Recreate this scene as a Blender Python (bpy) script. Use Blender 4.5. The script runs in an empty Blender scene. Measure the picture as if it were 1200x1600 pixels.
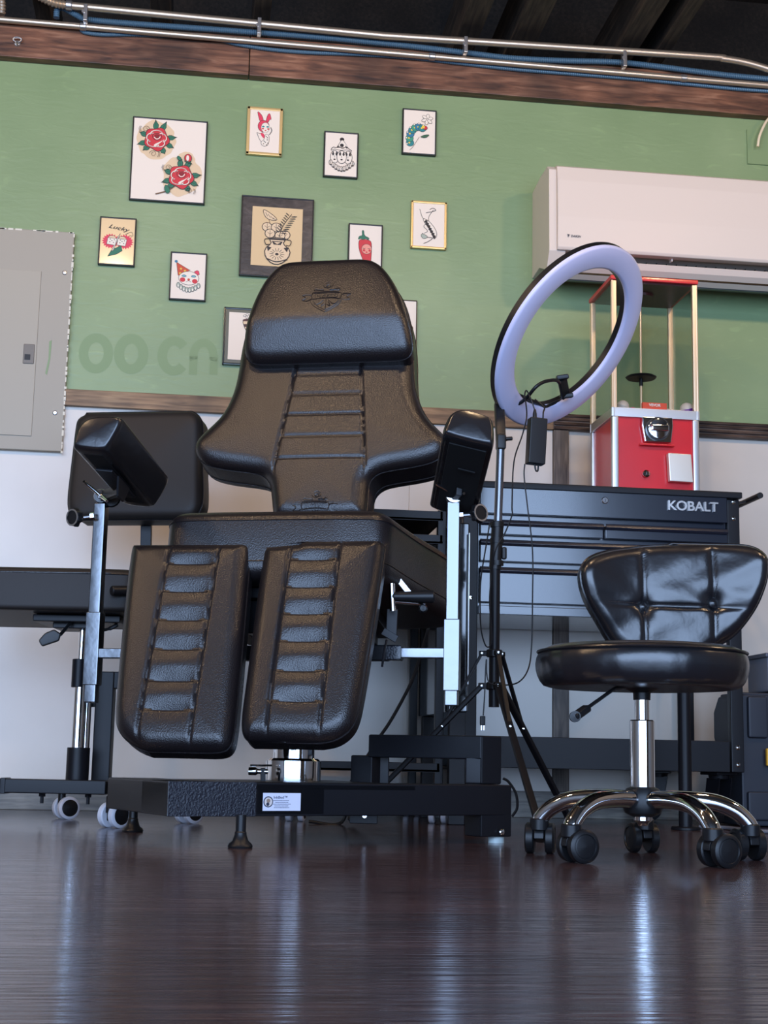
import bpy, bmesh, math, random
import numpy as np
from mathutils import Vector, Matrix
random.seed(7)
SC = bpy.context.scene
COL = SC.collection
R = math.radians
# ------------------------------------------------------------------ camera
F = 2300.0; CAMH = 0.156
YAW = R(7.3); PITCH = R(9.55); ROLL = R(1.18)
fwd_h = Vector((math.sin(YAW), math.cos(YAW), 0)); right_h = Vector((math.cos(YAW), -math.sin(YAW), 0))
c_f = fwd_h*math.cos(PITCH) + Vector((0, 0, math.sin(PITCH)))
c_u0 = -fwd_h*math.sin(PITCH) + Vector((0, 0, math.cos(PITCH)))
c_r = right_h*math.cos(ROLL) + c_u0*math.sin(ROLL)
c_u = -right_h*math.sin(ROLL) + c_u0*math.cos(ROLL)
CAM = Vector((0, 0, CAMH))
cd = bpy.data.cameras.new('camera'); cam = bpy.data.objects.new('camera', cd); COL.objects.link(cam)
cd.sensor_width = 36; cd.lens = F/1600*36; cd.clip_start = 0.05; cd.clip_end = 60
cam.matrix_world = Matrix(((c_r.x, c_u.x, -c_f.x, 0), (c_r.y, c_u.y, -c_f.y, 0), (c_r.z, c_u.z, -c_f.z, CAMH), (0, 0, 0, 1)))
SC.camera = cam
# ------------------------------------------------------------------ light
SC.view_settings.view_transform = 'Standard'; SC.view_settings.look = 'None'
SC.view_settings.gamma = 1; SC.view_settings.use_curve_mapping = False
SC.view_settings.exposure = 1.15
wd = bpy.data.worlds.new('world'); SC.world = wd; wd.use_nodes = True
wd.node_tree.nodes['Background'].inputs[0].default_value = (0.62, 0.74, 1, 1)
wd.node_tree.nodes['Background'].inputs[1].default_value = 0.5
def area(name, loc, rot, sx, sy, power, col):
    l = bpy.data.lights.new(name, 'AREA'); l.shape = 'RECTANGLE'; l.size = sx; l.size_y = sy; l.energy = power; l.color = col
    o = bpy.data.objects.new(name, l); COL.objects.link(o); o.location = loc; o.rotation_euler = rot
    return o
def bulb(name, loc, power, col, r=0.05):
    l = bpy.data.lights.new(name, 'POINT'); l.energy = power; l.color = col; l.shadow_soft_size = r
    o = bpy.data.objects.new(name, l); COL.objects.link(o); o.location = loc
area('doorway_daylight', (-0.8, -2.08, 1.33), (R(90), 0, 0), 6.8, 2.5, 185, (0.44, 0.64, 1.0))
for bx_, by_ in ((-2.6, 2.2), (-1.5, 2.3), (-0.4, 2.2), (0.7, 2.3), (1.8, 2.2), (3.1, 2.3)):
    bulb('string_bulb_light', (bx_, by_, 2.2), 12, (1.0, 0.68, 0.40), 0.06)
# ------------------------------------------------------------------ placing helpers
def ray(px, py): return (c_f*F + c_r*(px-600) + c_u*(800-py)).normalized()
def PY(px, py, Y): r = ray(px, py); return CAM + r*(Y/r.y)
def PZ(px, py, z): r = ray(px, py); return CAM + r*((z-CAMH)/r.z)
def PD(px, py, d): r = ray(px, py); return CAM + r*(d/(r.dot(fwd_h)))      # d = level distance in front of the camera
def PP(px, py, p0, n): r = ray(px, py); return CAM + r*((Vector(p0)-CAM).dot(n)/r.dot(n))
# ------------------------------------------------------------------ materials
def lin(c): return tuple((x/12.92 if x <= 0.04045 else ((x+0.055)/1.055)**2.4) for x in c)
def rgb(r, g, b): return lin((r/255, g/255, b/255))
MATS = {}
def mat(name, col, rough=0.5, metal=0.0, bump=None, coat=0.0, spec=0.5, trans=0, ior=1.45, emit=None, alpha=1, coatr=0.1):
    if name in MATS: return MATS[name]
    m = bpy.data.materials.new(name); m.use_nodes = True; nt = m.node_tree; p = nt.nodes['Principled BSDF']
    p.inputs['Base Color'].default_value = (*col, 1); p.inputs['Roughness'].default_value = rough
    p.inputs['Metallic'].default_value = metal; p.inputs['Coat Weight'].default_value = coat; p.inputs['Coat Roughness'].default_value = coatr
    p.inputs['Specular IOR Level'].default_value = spec; p.inputs['Transmission Weight'].default_value = trans; p.inputs['IOR'].default_value = ior
    p.inputs['Alpha'].default_value = alpha
    if emit: p.inputs['Emission Color'].default_value = (*emit[0], 1); p.inputs['Emission Strength'].default_value = emit[1]
    if bump:
        kind, scale, strength, dist = bump
        tc = nt.nodes.new('ShaderNodeTexCoord')
        if kind == 'voronoi':
            t = nt.nodes.new('ShaderNodeTexVoronoi'); t.inputs['Scale'].default_value = scale; out = t.outputs['Distance']
        else:
            t = nt.nodes.new('ShaderNodeTexNoise'); t.inputs['Scale'].default_value = scale; t.inputs['Detail'].default_value = 4; out = t.outputs['Fac']
        nt.links.new(tc.outputs['Object'], t.inputs['Vector'])
        b = nt.nodes.new('ShaderNodeBump'); b.inputs['Strength'].default_value = strength; b.inputs['Distance'].default_value = dist
        nt.links.new(out, b.inputs['Height']); nt.links.new(b.outputs[0], p.inputs['Normal'])
    MATS[name] = m; return m
def N(nt, t, **kw):
    n = nt.nodes.new(t)
    for k, v in kw.items(): setattr(n, k, v)
    return n
def ramp(nt, src, stops):
    r = nt.nodes.new('ShaderNodeValToRGB'); e = r.color_ramp.elements
    while len(e) < len(stops): e.new(0.5)
    for i, (p, c) in enumerate(stops): e[i].position = p; e[i].color = (*c, 1)
    nt.links.new(src, r.inputs[0]); return r.outputs[0]
def wood(name, c1, c2, c3, scale=(1, 14, 14), rough=0.55, nscale=6, bump=0.3, patch=True):
    m = bpy.data.materials.new(name); m.use_nodes = True; nt = m.node_tree; p = nt.nodes['Principled BSDF']
    tc = N(nt, 'ShaderNodeTexCoord'); mp = N(nt, 'ShaderNodeMapping'); mp.inputs['Scale'].default_value = scale
    nt.links.new(tc.outputs['Object'], mp.inputs[0])
    n1 = N(nt, 'ShaderNodeTexNoise'); n1.inputs['Scale'].default_value = nscale; n1.inputs['Detail'].default_value = 8; n1.inputs['Distortion'].default_value = 0.6
    nt.links.new(mp.outputs[0], n1.inputs['Vector'])
    c = ramp(nt, n1.outputs['Fac'], [(0.3, c1), (0.52, c2), (0.75, c3)])
    if patch:
        n2 = N(nt, 'ShaderNodeTexNoise'); n2.inputs['Scale'].default_value = 5; n2.inputs['Detail'].default_value = 3
        nt.links.new(tc.outputs['Object'], n2.inputs['Vector'])
        k = ramp(nt, n2.outputs['Fac'], [(0.35, (0.45, 0.45, 0.45)), (0.65, (1.25, 1.25, 1.25))])
        mx = N(nt, 'ShaderNodeMix', data_type='RGBA', blend_type='MULTIPLY'); mx.inputs[0].default_value = 1
        nt.links.new(c, mx.inputs[6]); nt.links.new(k, mx.inputs[7]); c = mx.outputs[2]
    nt.links.new(c, p.inputs['Base Color']); p.inputs['Roughness'].default_value = rough
    b = N(nt, 'ShaderNodeBump'); b.inputs['Strength'].default_value = bump; b.inputs['Distance'].default_value = 0.002
    nt.links.new(n1.outputs['Fac'], b.inputs['Height']); nt.links.new(b.outputs[0], p.inputs['Normal'])
    MATS[name] = m; return m
M_LEATHER = mat('black_leather', rgb(24, 20, 22), 0.34, bump=('voronoi', 400, 0.32, 0.0011), spec=0.78)
M_LEATHER2 = mat('smooth_black_leather', rgb(26, 25, 28), 0.27, bump=('noise', 40, 0.25, 0.003), spec=0.9)
M_VINYL = mat('matte_black_vinyl', rgb(40, 36, 34), 0.46, bump=('noise', 300, 0.15, 0.001), spec=0.3)
M_SEAM = mat('grey_stitching', rgb(52, 48, 50), 0.6)
M_CLOTH = mat('black_underlining', rgb(12, 11, 13), 0.8)
M_BLACK = mat('black_powder_coat', rgb(22, 22, 26), 0.40, bump=('noise', 500, 0.12, 0.0005), spec=0.28)
M_SPECK = mat('hammered_black_paint', rgb(22, 24, 34), 0.30, bump=('noise', 260, 0.9, 0.002), coat=0.5)
M_PLASTIC = mat('black_plastic', rgb(24, 24, 26), 0.38, spec=0.38)
M_CHROME = mat('chrome', (0.82, 0.83, 0.85), 0.07, 1.0)
M_STEEL = mat('polished_steel_tube', (0.17, 0.175, 0.185), 0.22, 1.0, bump=('noise', 14, 0.25, 0.005))
M_WHITEPL = mat('white_plastic', rgb(225, 225, 230), 0.4)
M_EMT = mat('galvanised_conduit', rgb(205, 190, 170), 0.38, 0.85)
M_BLUE = mat('blue_armoured_cable', rgb(84, 118, 142), 0.4, 0.3)
M_CART = mat('navy_black_enamel', rgb(28, 34, 46), 0.22, coat=1.0, coatr=0.12, bump=('noise', 60, 0.05, 0.001))
M_RED = mat('red_enamel', rgb(206, 24, 34), 0.3, coat=0.3)
M_DARKRED = mat('dark_red_plastic', rgb(70, 16, 18), 0.4)
M_ALU = mat('brushed_aluminium', rgb(200, 198, 196), 0.3, 0.9)
M_BRASS = mat('warm_anodised_trim', rgb(222, 196, 164), 0.32, 0.55)
M_GOLD = mat('gold_frame', rgb(222, 188, 126), 0.35, 0.55)
M_AC = mat('ac_white_plastic', rgb(222, 206, 190), 0.4)
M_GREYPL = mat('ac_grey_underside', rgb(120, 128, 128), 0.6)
M_DIFF = mat('frosted_diffuser', rgb(205, 205, 235), 0.35, coat=0.2)
def glass_mat(name, tint, a):
    m = bpy.data.materials.new(name); m.use_nodes = True; nt = m.node_tree; nt.nodes.remove(nt.nodes['Principled BSDF'])
    out = nt.nodes['Material Output']; tr = N(nt, 'ShaderNodeBsdfTransparent'); gl = N(nt, 'ShaderNodeBsdfGlossy'); mx = N(nt, 'ShaderNodeMixShader')
    lw = N(nt, 'ShaderNodeLayerWeight'); lw.inputs[0].default_value = 0.12; fr = N(nt, 'ShaderNodeMapRange'); fr.inputs['To Min'].default_value = 0.01; fr.inputs['To Max'].default_value = 0.5; nt.links.new(lw.outputs['Facing'], fr.inputs[0])
    tr.inputs[0].default_value = (*tint, 1); gl.inputs['Roughness'].default_value = a
    nt.links.new(fr.outputs[0], mx.inputs[0]); nt.links.new(tr.outputs[0], mx.inputs[1]); nt.links.new(gl.outputs[0], mx.inputs[2]); nt.links.new(mx.outputs[0], out.inputs[0])
    return m
M_GLASS = glass_mat('clear_acrylic', (0.93, 0.94, 0.93), 0.04)
# ------------------------------------------------------------------ mesh helpers
WL = {}
class MB:
    def __init__(s): s.v = []; s.f = []; s.m = []; s.mats = []
    def slot(s, m):
        if m is None: return 0
        if m not in s.mats: s.mats.append(m)
        return s.mats.index(m)
    def add(s, vs, fs, m=None):
        k = s.slot(m); b = len(s.v); s.v += [Vector(v) for v in vs]
        for f in fs: s.f.append([i+b for i in f]); s.m.append(k)
    def bm(s, bm, M=None, m=None):
        bm.verts.ensure_lookup_table(); bm.verts.index_update()
        s.add([(M @ v.co) if M is not None else v.co.copy() for v in bm.verts], [[v.index for v in f.verts] for f in bm.faces], m); bm.free()
    def box(s, c, size, rot=None, bev=0.0, seg=2, m=None):
        bm = bmesh.new(); bmesh.ops.create_cube(bm, size=1.0)
        bmesh.ops.scale(bm, vec=Vector(size), verts=bm.verts)
        if bev > 0: bmesh.ops.bevel(bm, geom=bm.edges[:], offset=min(bev, min(size)*0.49), segments=seg, profile=0.5, affect='EDGES')
        M = Matrix.Translation(Vector(c)) @ (rot.to_4x4() if rot is not None else Matrix.Identity(4))
        s.bm(bm, M, m); return s
    def bar(s, p0, p1, w, h, up=(0, 0, 1), bev=0.002, m=None, taper=None):
        p0 = Vector(p0); p1 = Vector(p1); y = (p1-p0); L = y.length; y.normalize(); up = Vector(up)
        x = y.cross(up).normalized(); z = x.cross(y).normalized()
        rot = Matrix((x, y, z)).transposed()
        return s.box((p0+p1)/2, (w, L, h), rot, bev, m=m)
    def tube(s, pts, r, n=12, cap=True, m=None, closed=False):
        pts = [Vector(p) for p in pts]; k = len(pts)
        rr = r if isinstance(r, (list, tuple)) else [r]*k
        T = []
        for i in range(k):
            if closed: t = pts[(i+1) % k]-pts[i-1]
            else: t = pts[min(i+1, k-1)]-pts[max(i-1, 0)]
            T.append(t.normalized())
        a = Vector((0, 0, 1)) if abs(T[0].z) < 0.9 else Vector((1, 0, 0))
        x = T[0].cross(a).normalized(); vs = []; fs = []
        for i in range(k):
            x = (x - T[i]*x.dot(T[i])).normalized(); y = T[i].cross(x)
            for j in range(n):
                an = 2*math.pi*j/n; vs.append(pts[i] + (x*math.cos(an)+y*math.sin(an))*rr[i])
        for i in range(k if closed else k-1):
            for j in range(n):
                a0 = i*n+j; a1 = i*n+(j+1) % n; i2 = (i+1) % k; fs.append([a0, a1, i2*n+(j+1) % n, i2*n+j])
        if cap and not closed: fs.append(list(range(n))[::-1]); fs.append([(k-1)*n+j for j in range(n)])
        s.add(vs, fs, m); return s
    def cyl(s, p0, p1, r, n=24, m=None, bev=0.0):
        p0 = Vector(p0); p1 = Vector(p1)
        if bev > 0:
            d = (p1-p0).normalized()
            return s.tube([p0, p0, p0+d*bev, p1-d*bev, p1, p1] if False else [p0, p0+d*bev, p1-d*bev, p1], [r-bev, r, r, r-bev], n, True, m)
        return s.tube([p0, p1], r, n, True, m)
    def lathe(s, c, prof, axis=(0, 0, 1), n=32, m=None):
        # prof: list of (radius, height) along axis
        z = Vector(axis).normalized(); a = Vector((1, 0, 0)) if abs(z.x) < 0.9 else Vector((0, 1, 0))
        x = z.cross(a).normalized(); y = z.cross(x); c = Vector(c); vs = []; fs = []
        for r, h in prof:
            for j in range(n):
                an = 2*math.pi*j/n; vs.append(c + z*h + (x*math.cos(an)+y*math.sin(an))*max(r, 1e-5))
        for i in range(len(prof)-1):
            for j in range(n): fs.append([i*n+j, i*n+(j+1) % n, (i+1)*n+(j+1) % n, (i+1)*n+j])
        s.add(vs, fs, m); return s
    def prism(s, pts, h, M=None, bev=0.0, m=None):
        # pts 2d polygon in local xy, extruded 0..h in z
        bm = bmesh.new(); vs = [bm.verts.new((p[0], p[1], 0)) for p in pts]; f = bm.faces.new(vs)
        r = bmesh.ops.extrude_face_region(bm, geom=[f]); bmesh.ops.translate(bm, vec=(0, 0, h), verts=[v for v in r['geom'] if isinstance(v, bmesh.types.BMVert)])
        bmesh.ops.recalc_face_normals(bm, faces=bm.faces)
        if bev > 0: bmesh.ops.bevel(bm, geom=bm.edges[:], offset=bev, segments=2, profile=0.5, affect='EDGES')
        s.bm(bm, M, m); return s
def smooth_poly(pts, it=2):
    for _ in range(it):
        q = []
        for i in range(len(pts)):
            a = pts[i]; b = pts[(i+1) % len(pts)]
            q += [tuple(a[k]*0.75+b[k]*0.25 for k in range(len(a))), tuple(a[k]*0.25+b[k]*0.75 for k in range(len(a)))]
        pts = q
    return pts
def spline(pts, n=8):
    P = [Vector(p) for p in pts]; P = [P[0]*2-P[1]] + P + [P[-1]*2-P[-2]]; out = []
    for i in range(1, len(P)-2):
        for k in range(n):
            t = k/n; a, b, c, d = P[i-1:i+3]
            out.append(0.5*((2*b)+(c-a)*t+(2*a-5*b+4*c-d)*t*t+(-a+3*b-3*c+d)*t**3))
    out.append(P[-2]); return out
def obj(name, mb, material=None, parent=None, angle=35, **props):
    me = bpy.data.meshes.new(name); off = WL.get(parent.name, Vector((0, 0, 0))) if parent else Vector((0, 0, 0))
    if mb.v:
        lo = Vector([min(v[i] for v in mb.v) for i in range(3)]); hi = Vector([max(v[i] for v in mb.v) for i in range(3)])
    base = Vector(((lo.x+hi.x)/2, (lo.y+hi.y)/2, lo.z))
    me.from_pydata([tuple(v-base) for v in mb.v], [], mb.f)
    mats = mb.mats if mb.mats else [material]
    for m in mats: me.materials.append(m)
    if mb.mats: me.polygons.foreach_set('material_index', mb.m)
    me.polygons.foreach_set('use_smooth', [True]*len(me.polygons))
    me.validate(); me.update()
    bm = bmesh.new(); bm.from_mesh(me); bmesh.ops.recalc_face_normals(bm, faces=bm.faces); bm.to_mesh(me); bm.free()
    try: me.set_sharp_from_angle(angle=R(angle))
    except Exception: pass
    o = bpy.data.objects.new(name, me); COL.objects.link(o); o.location = base-off
    if parent: o.parent = parent
    if len(me.polygons) < 4000:
        wn = o.modifiers.new('weighted_normal', 'WEIGHTED_NORMAL'); wn.keep_sharp = True
    WL[o.name] = base
    for k, v in props.items(): o[k] = v
    return o
def thing(name, label, cat, loc=(0, 0, 0), group=None):
    o = bpy.data.objects.new(name, None); COL.objects.link(o); o.location = loc; o.empty_display_size = 0.05
    o['label'] = label; o['category'] = cat
    if group: o['group'] = group
    WL[o.name] = Vector(loc); return o
def tag(o, label, cat, group=None):
    o['label'] = label; o['category'] = cat
    if group: o['group'] = group
    return o
def struct(name, mb, m, parent=None):
    o = obj(name, mb, m, parent)
    if not parent: o['kind'] = 'structure'
    return o
def text_mb(mb, body, M, size, depth=0.001, m=None, align='CENTER', shear=0, fit=None, proj=None, spacing=1.0, bold=0.0):
    cu = bpy.data.curves.new('txt', 'FONT'); cu.body = body; cu.size = size; cu.extrude = depth/2; cu.align_x = align; cu.align_y = 'CENTER'; cu.shear = shear
    cu.space_character = spacing; cu.offset = bold
    o = bpy.data.objects.new('txt', cu); COL.objects.link(o); bpy.context.view_layer.update()
    me = bpy.data.meshes.new_from_object(o.evaluated_get(bpy.context.evaluated_depsgraph_get()))
    vs = [v.co.copy() for v in me.vertices]
    if fit and vs:
        x0 = min(v.x for v in vs); x1 = max(v.x for v in vs); y0 = min(v.y for v in vs); y1 = max(v.y for v in vs)
        for v in vs: v.x = (v.x-(x0+x1)/2)*fit[0]/(x1-x0); v.y = (v.y-(y0+y1)/2)*fit[1]/(y1-y0)
    if proj:
        vs = [proj(v) for v in vs]
    mb.add([M @ v for v in vs], [list(p.vertices) for p in me.polygons], m)
    bpy.data.objects.remove(o); bpy.data.curves.remove(cu); bpy.data.meshes.remove(me)
# ------------------------------------------------------------------ cushions
def frame(o, x, y):
    x = Vector(x).normalized(); y = Vector(y); y = (y-x*y.dot(x)).normalized(); z = x.cross(y)
    return Matrix(((x.x, y.x, z.x, o[0]), (x.y, y.y, z.y, o[1]), (x.z, y.z, z.z, o[2]), (0, 0, 0, 1)))
def resample(poly, n):
    P = np.array(poly, float); s = np.r_[0, np.cumsum(np.linalg.norm(np.diff(P, axis=0), axis=1))]
    t = np.linspace(0, s[-1], n); return np.c_[np.interp(t, s, P[:, 0]), np.interp(t, s, P[:, 1])]
def rounded(poly, rad, n=6):
    # open polyline with corners rounded
    out = [tuple(poly[0])]
    for i in range(1, len(poly)-1):
        a = Vector(poly[i-1]); b = Vector(poly[i]); c = Vector(poly[i+1])
        r = rad[i] if isinstance(rad, (list, tuple)) else rad
        r = min(r, (a-b).length*0.48, (c-b).length*0.48)
        p = b+(a-b).normalized()*r; q = b+(c-b).normalized()*r
        for k in range(n+1):
            t = k/n; v = p*(1-t)**2 + b*2*t*(1-t) + q*t*t; out.append((v.x, v.y))
    out.append(tuple(poly[-1])); return out
def chaikin(P, it=2):
    for _ in range(it):
        Q = [P[0]]
        for i in range(len(P)-1):
            a, b = P[i], P[i+1]; Q += [(a[0]*0.75+b[0]*0.25, a[1]*0.75+b[1]*0.25), (a[0]*0.25+b[0]*0.75, a[1]*0.25+b[1]*0.75)]
        P = Q+[P[-1]]
    return P
def cushion(mb, M, right, left=None, T=0.06, r=0.02, h=0.02, crown=0.01, cs=0.05, groove=None, post=None, rb=0.015, rows=64, cols=36, m=None):
    if left is None: left = [(-x, y) for x, y in right]
    right = chaikin(right); left = chaikin(left)
    RR = resample(right, rows); ys = np.maximum.accumulate(RR[:, 1] + np.arange(rows)*1e-6)
    L = np.array(left, float); ly = np.maximum.accumulate(L[:, 1]+np.arange(len(L))*1e-6)
    xl = np.interp(ys, ly, L[:, 0]); xr = RR[:, 0]
    u = 0.5-0.5*np.cos(np.linspace(0, math.pi, cols)); u = 0.6*u+0.4*np.linspace(0, 1, cols)
    X = xl[:, None]+(xr-xl)[:, None]*u[None, :]; Y = np.repeat(ys[:, None], cols, 1)
    oc = np.r_[np.c_[xr, ys], np.c_[xl, ys][::-1]]; A = oc[::2] if rows > 80 else oc; B = np.roll(A, -1, axis=0); D = B-A; DD = (D**2).sum(1)+1e-12
    def dist(x, y):
        x = np.asarray(x, float); y = np.asarray(y, float); p = np.stack([x.ravel(), y.ravel()], 1)
        t = np.clip(((p[:, None, :]-A[None])*D[None]).sum(2)/DD, 0, 1); q = A[None]+t[..., None]*D[None]
        return np.sqrt(((p[:, None, :]-q)**2).sum(2)).min(1).reshape(x.shape)
    def zf(x, y):
        d = dist(x, y); z = h*np.sqrt(np.clip(1-(1-np.minimum(d/r, 1))**2, 0, 1)) + crown*(1-np.exp(-d/cs))
        if groove is not None: z = z - groove(np.asarray(x), np.asarray(y))*np.minimum(d/r, 1)
        return z
    Z = zf(X, Y); d = dist(X, Y); Zb = -T + rb*(1-np.sqrt(np.clip(1-(1-np.minimum(d/rb, 1))**2, 0, 1)))
    def pt(x, y, z):
        v = Vector((x, y, z))
        if post: v = Vector(post(x, y, z))
        return M @ v
    n = rows*cols; vs = [pt(X[i, j], Y[i, j], Z[i, j]) for i in range(rows) for j in range(cols)]
    vs += [pt(X[i, j], Y[i, j], Zb[i, j]) for i in range(rows) for j in range(cols)]
    fs = []
    for i in range(rows-1):
        for j in range(cols-1):
            a = i*cols+j; fs.append([a, a+1, a+cols+1, a+cols]); fs.append([n+a, n+a+cols, n+a+cols+1, n+a+1])
    loop = [j for j in range(cols)] + [i*cols+cols-1 for i in range(1, rows)] + [(rows-1)*cols+j for j in range(cols-2, -1, -1)] + [i*cols for i in range(rows-2, 0, -1)]
    for k in range(len(loop)):
        a = loop[k]; b = loop[(k+1) % len(loop)]; fs.append([a, n+a, n+b, b])
    mb.add(vs, fs, m)
    edge = [pt(float(oc[k, 0]), float(oc[k, 1]), 0.0) for k in range(len(oc))]
    def surf(x, y, off=0.0): return pt(x, y, float(zf(np.array([x]), np.array([y]))[0])+off)
    def zval(x, y): return float(zf(np.array([x]), np.array([y]))[0])
    return edge, surf, zval
def dedupe(pts, tol=0.004):
    out = [pts[0]]
    for p in pts[1:]:
        if (p-out[-1]).length > tol: out.append(p)
    if (out[-1]-out[0]).length < tol: out.pop()
    return out
def caster(parent, c, yaw, r=0.025, wheelm=None, capm=None, hood=True, name='caster'):
    # twin wheel caster, c on floor under its stem
    wheelm = wheelm or M_PLASTIC; capm = capm or M_PLASTIC
    ax = Vector((math.cos(yaw), math.sin(yaw), 0)); bk = Vector((-math.sin(yaw), math.cos(yaw), 0)); c = Vector(c); w = c+bk*r*0.45+Vector((0, 0, r))
    h = MB(); h.cyl(c+Vector((0, 0, r*1.2)), c+Vector((0, 0, r*2.5)), r*0.34, 14)
    if hood:
        pts = []
        for k in range(0, 11):
            a = R(-20+20*k); pts.append((math.cos(a)*r*1.02, math.sin(a)*r*1.06))
        pts += [(-r*0.45, -r*0.1), (r*0.5, -r*0.3)]
        Mx = Matrix(((bk.x, 0, ax.x, w.x-ax.x*r*0.32), (bk.y, 0, ax.y, w.y-ax.y*r*0.32), (0, 1, 0, w.z), (0, 0, 0, 1)))
        h.prism(pts, r*0.64, Mx, bev=r*0.06)
        h.cyl(c+Vector((0, 0, r*1.5)), c+Vector((0, 0, r*2.3)), r*0.62, 18, bev=0.002)
    else: h.box(w, (r*0.5, r*1.1, r*0.9), Matrix((ax, bk, Vector((0, 0, 1)))).transposed(), 0.002)
    body = obj(name, h, capm, parent)
    for sgn in (-1, 1):
        q = MB(); a0 = w+ax*sgn*r*0.36; d = ax*sgn
        q.lathe(a0, [(0.0, 0), (r*0.9, 0), (r, r*0.08), (r, r*0.5), (r*0.88, r*0.6), (r*0.74, r*0.62)], d, 28, wheelm)
        q.lathe(a0, [(r*0.74, r*0.62), (r*0.7, r*0.56), (r*0.6, r*0.60), (0.0, r*0.66)], d, 28, capm)
        obj('wheel', q, None, body)
    return body
def screw(mb, c, n, r=0.004, m=None): mb.lathe(c, [(0.0, 0.003), (r*0.7, 0.0026), (r, 0.0008), (r, -0.001)], n, 12, m)
# ================================================================== THE ROOM
W = 4.235
def Zw(px, py, Y=W): return PY(px, py, Y).z
# floor: dark laminate planks running along the wall
mf = bpy.data.materials.new('dark_laminate'); mf.use_nodes = True; nt = mf.node_tree; p = nt.nodes['Principled BSDF']
tc = N(nt, 'ShaderNodeTexCoord'); br = N(nt, 'ShaderNodeTexBrick')
br.offset = 0.37; br.inputs['Scale'].default_value = 1.0; br.inputs['Brick Width'].default_value = 1.22; br.inputs['Row Height'].default_value = 0.15
br.inputs['Mortar Size'].default_value = 0.0012; br.inputs['Bias'].default_value = 0.0
br.inputs['Color1'].default_value = (0.75, 0.75, 0.75, 1); br.inputs['Color2'].default_value = (1.15, 1.15, 1.15, 1); br.inputs['Mortar'].default_value = (0.3, 0.3, 0.3, 1)
nt.links.new(tc.outputs['Object'], br.inputs['Vector'])
mp = N(nt, 'ShaderNodeMapping'); mp.inputs['Scale'].default_value = (1.2, 26, 1); nt.links.new(tc.outputs['Object'], mp.inputs[0])
n1 = N(nt, 'ShaderNodeTexNoise'); n1.inputs['Scale'].default_value = 5; n1.inputs['Detail'].default_value = 9; n1.inputs['Distortion'].default_value = 0.4
nt.links.new(mp.outputs[0], n1.inputs['Vector'])
c = ramp(nt, n1.outputs['Fac'], [(0.28, rgb(42, 28, 30)), (0.5, rgb(72, 53, 54)), (0.74, rgb(104, 82, 80))])
mx = N(nt, 'ShaderNodeMix', data_type='RGBA', blend_type='MULTIPLY'); mx.inputs[0].default_value = 1
nt.links.new(c, mx.inputs[6]); nt.links.new(br.outputs['Color'], mx.inputs[7]); nt.links.new(mx.outputs[2], p.inputs['Base Color'])
rr_ = ramp(nt, n1.outputs['Fac'], [(0.3, (0.22, 0.22, 0.22)), (0.7, (0.13, 0.13, 0.13))]); nt.links.new(rr_, p.inputs['Roughness'])
mp2 = N(nt, 'ShaderNodeMapping'); mp2.inputs['Scale'].default_value = (2.2, 26, 1); nt.links.new(tc.outputs['Object'], mp2.inputs[0])
n2 = N(nt, 'ShaderNodeTexNoise'); n2.inputs['Scale'].default_value = 3; n2.inputs['Detail'].default_value = 3; nt.links.new(mp2.outputs[0], n2.inputs['Vector'])
bp = N(nt, 'ShaderNodeBump'); bp.inputs['Strength'].default_value = 0.5; bp.inputs['Distance'].default_value = 0.002
nt.links.new(n2.outputs['Fac'], bp.inputs['Height'])
bp2 = N(nt, 'ShaderNodeBump'); bp2.inputs['Strength'].default_value = 0.5; bp2.inputs['Distance'].default_value = 0.0008; bp2.invert = True
nt.links.new(br.outputs['Fac'], bp2.inputs['Height']); nt.links.new(bp.outputs[0], bp2.inputs['Normal']); nt.links.new(bp2.outputs[0], p.inputs['Normal'])
p.inputs['Specular IOR Level'].default_value = 1.0
mb = MB(); mb.box((-0.2, 0.95, -0.02), (9.0, 6.7, 0.04)); struct('floor', mb, mf)
# painted wall: green above the rail, glossy white below
mw = bpy.data.materials.new('painted_wall'); mw.use_nodes = True; nt = mw.node_tree; p = nt.nodes['Principled BSDF']
ZR = PY(600, 636, W).z - 0.02
geo = N(nt, 'ShaderNodeNewGeometry'); sx = N(nt, 'ShaderNodeSeparateXYZ'); nt.links.new(geo.outputs['Position'], sx.inputs[0])
gt = N(nt, 'ShaderNodeMath', operation='GREATER_THAN'); gt.inputs[1].default_value = ZR; nt.links.new(sx.outputs['Z'], gt.inputs[0])
nn = N(nt, 'ShaderNodeTexNoise'); nn.inputs['Scale'].default_value = 3.0; nn.inputs['Detail'].default_value = 5; nt.links.new(geo.outputs['Position'], nn.inputs['Vector'])
mpw = N(nt, 'ShaderNodeMapping'); mpw.inputs['Scale'].default_value = (3.5, 3.5, 13); nt.links.new(geo.outputs['Position'], mpw.inputs[0])
ns = N(nt, 'ShaderNodeTexNoise'); ns.inputs['Scale'].default_value = 3; ns.inputs['Detail'].default_value = 6; ns.inputs['Distortion'].default_value = 1.2; nt.links.new(mpw.outputs[0], ns.inputs['Vector'])
gr = ramp(nt, nn.outputs['Fac'], [(0.3, rgb(125, 147, 102)), (0.55, rgb(132, 153, 108)), (0.75, rgb(142, 161, 116))])
st = ramp(nt, ns.outputs['Fac'], [(0.0, (0.97, 0.97, 0.97)), (0.62, (1, 1, 1)), (0.72, (1.12, 1.12, 1.1)), (1.0, (1.2, 1.2, 1.15))])
m1 = N(nt, 'ShaderNodeMix', data_type='RGBA', blend_type='MULTIPLY'); m1.inputs[0].default_value = 1; nt.links.new(gr, m1.inputs[6]); nt.links.new(st, m1.inputs[7])
wh = ramp(nt, nn.outputs['Fac'], [(0.3, rgb(207, 197, 184)), (0.7, rgb(218, 208, 195))])
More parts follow.
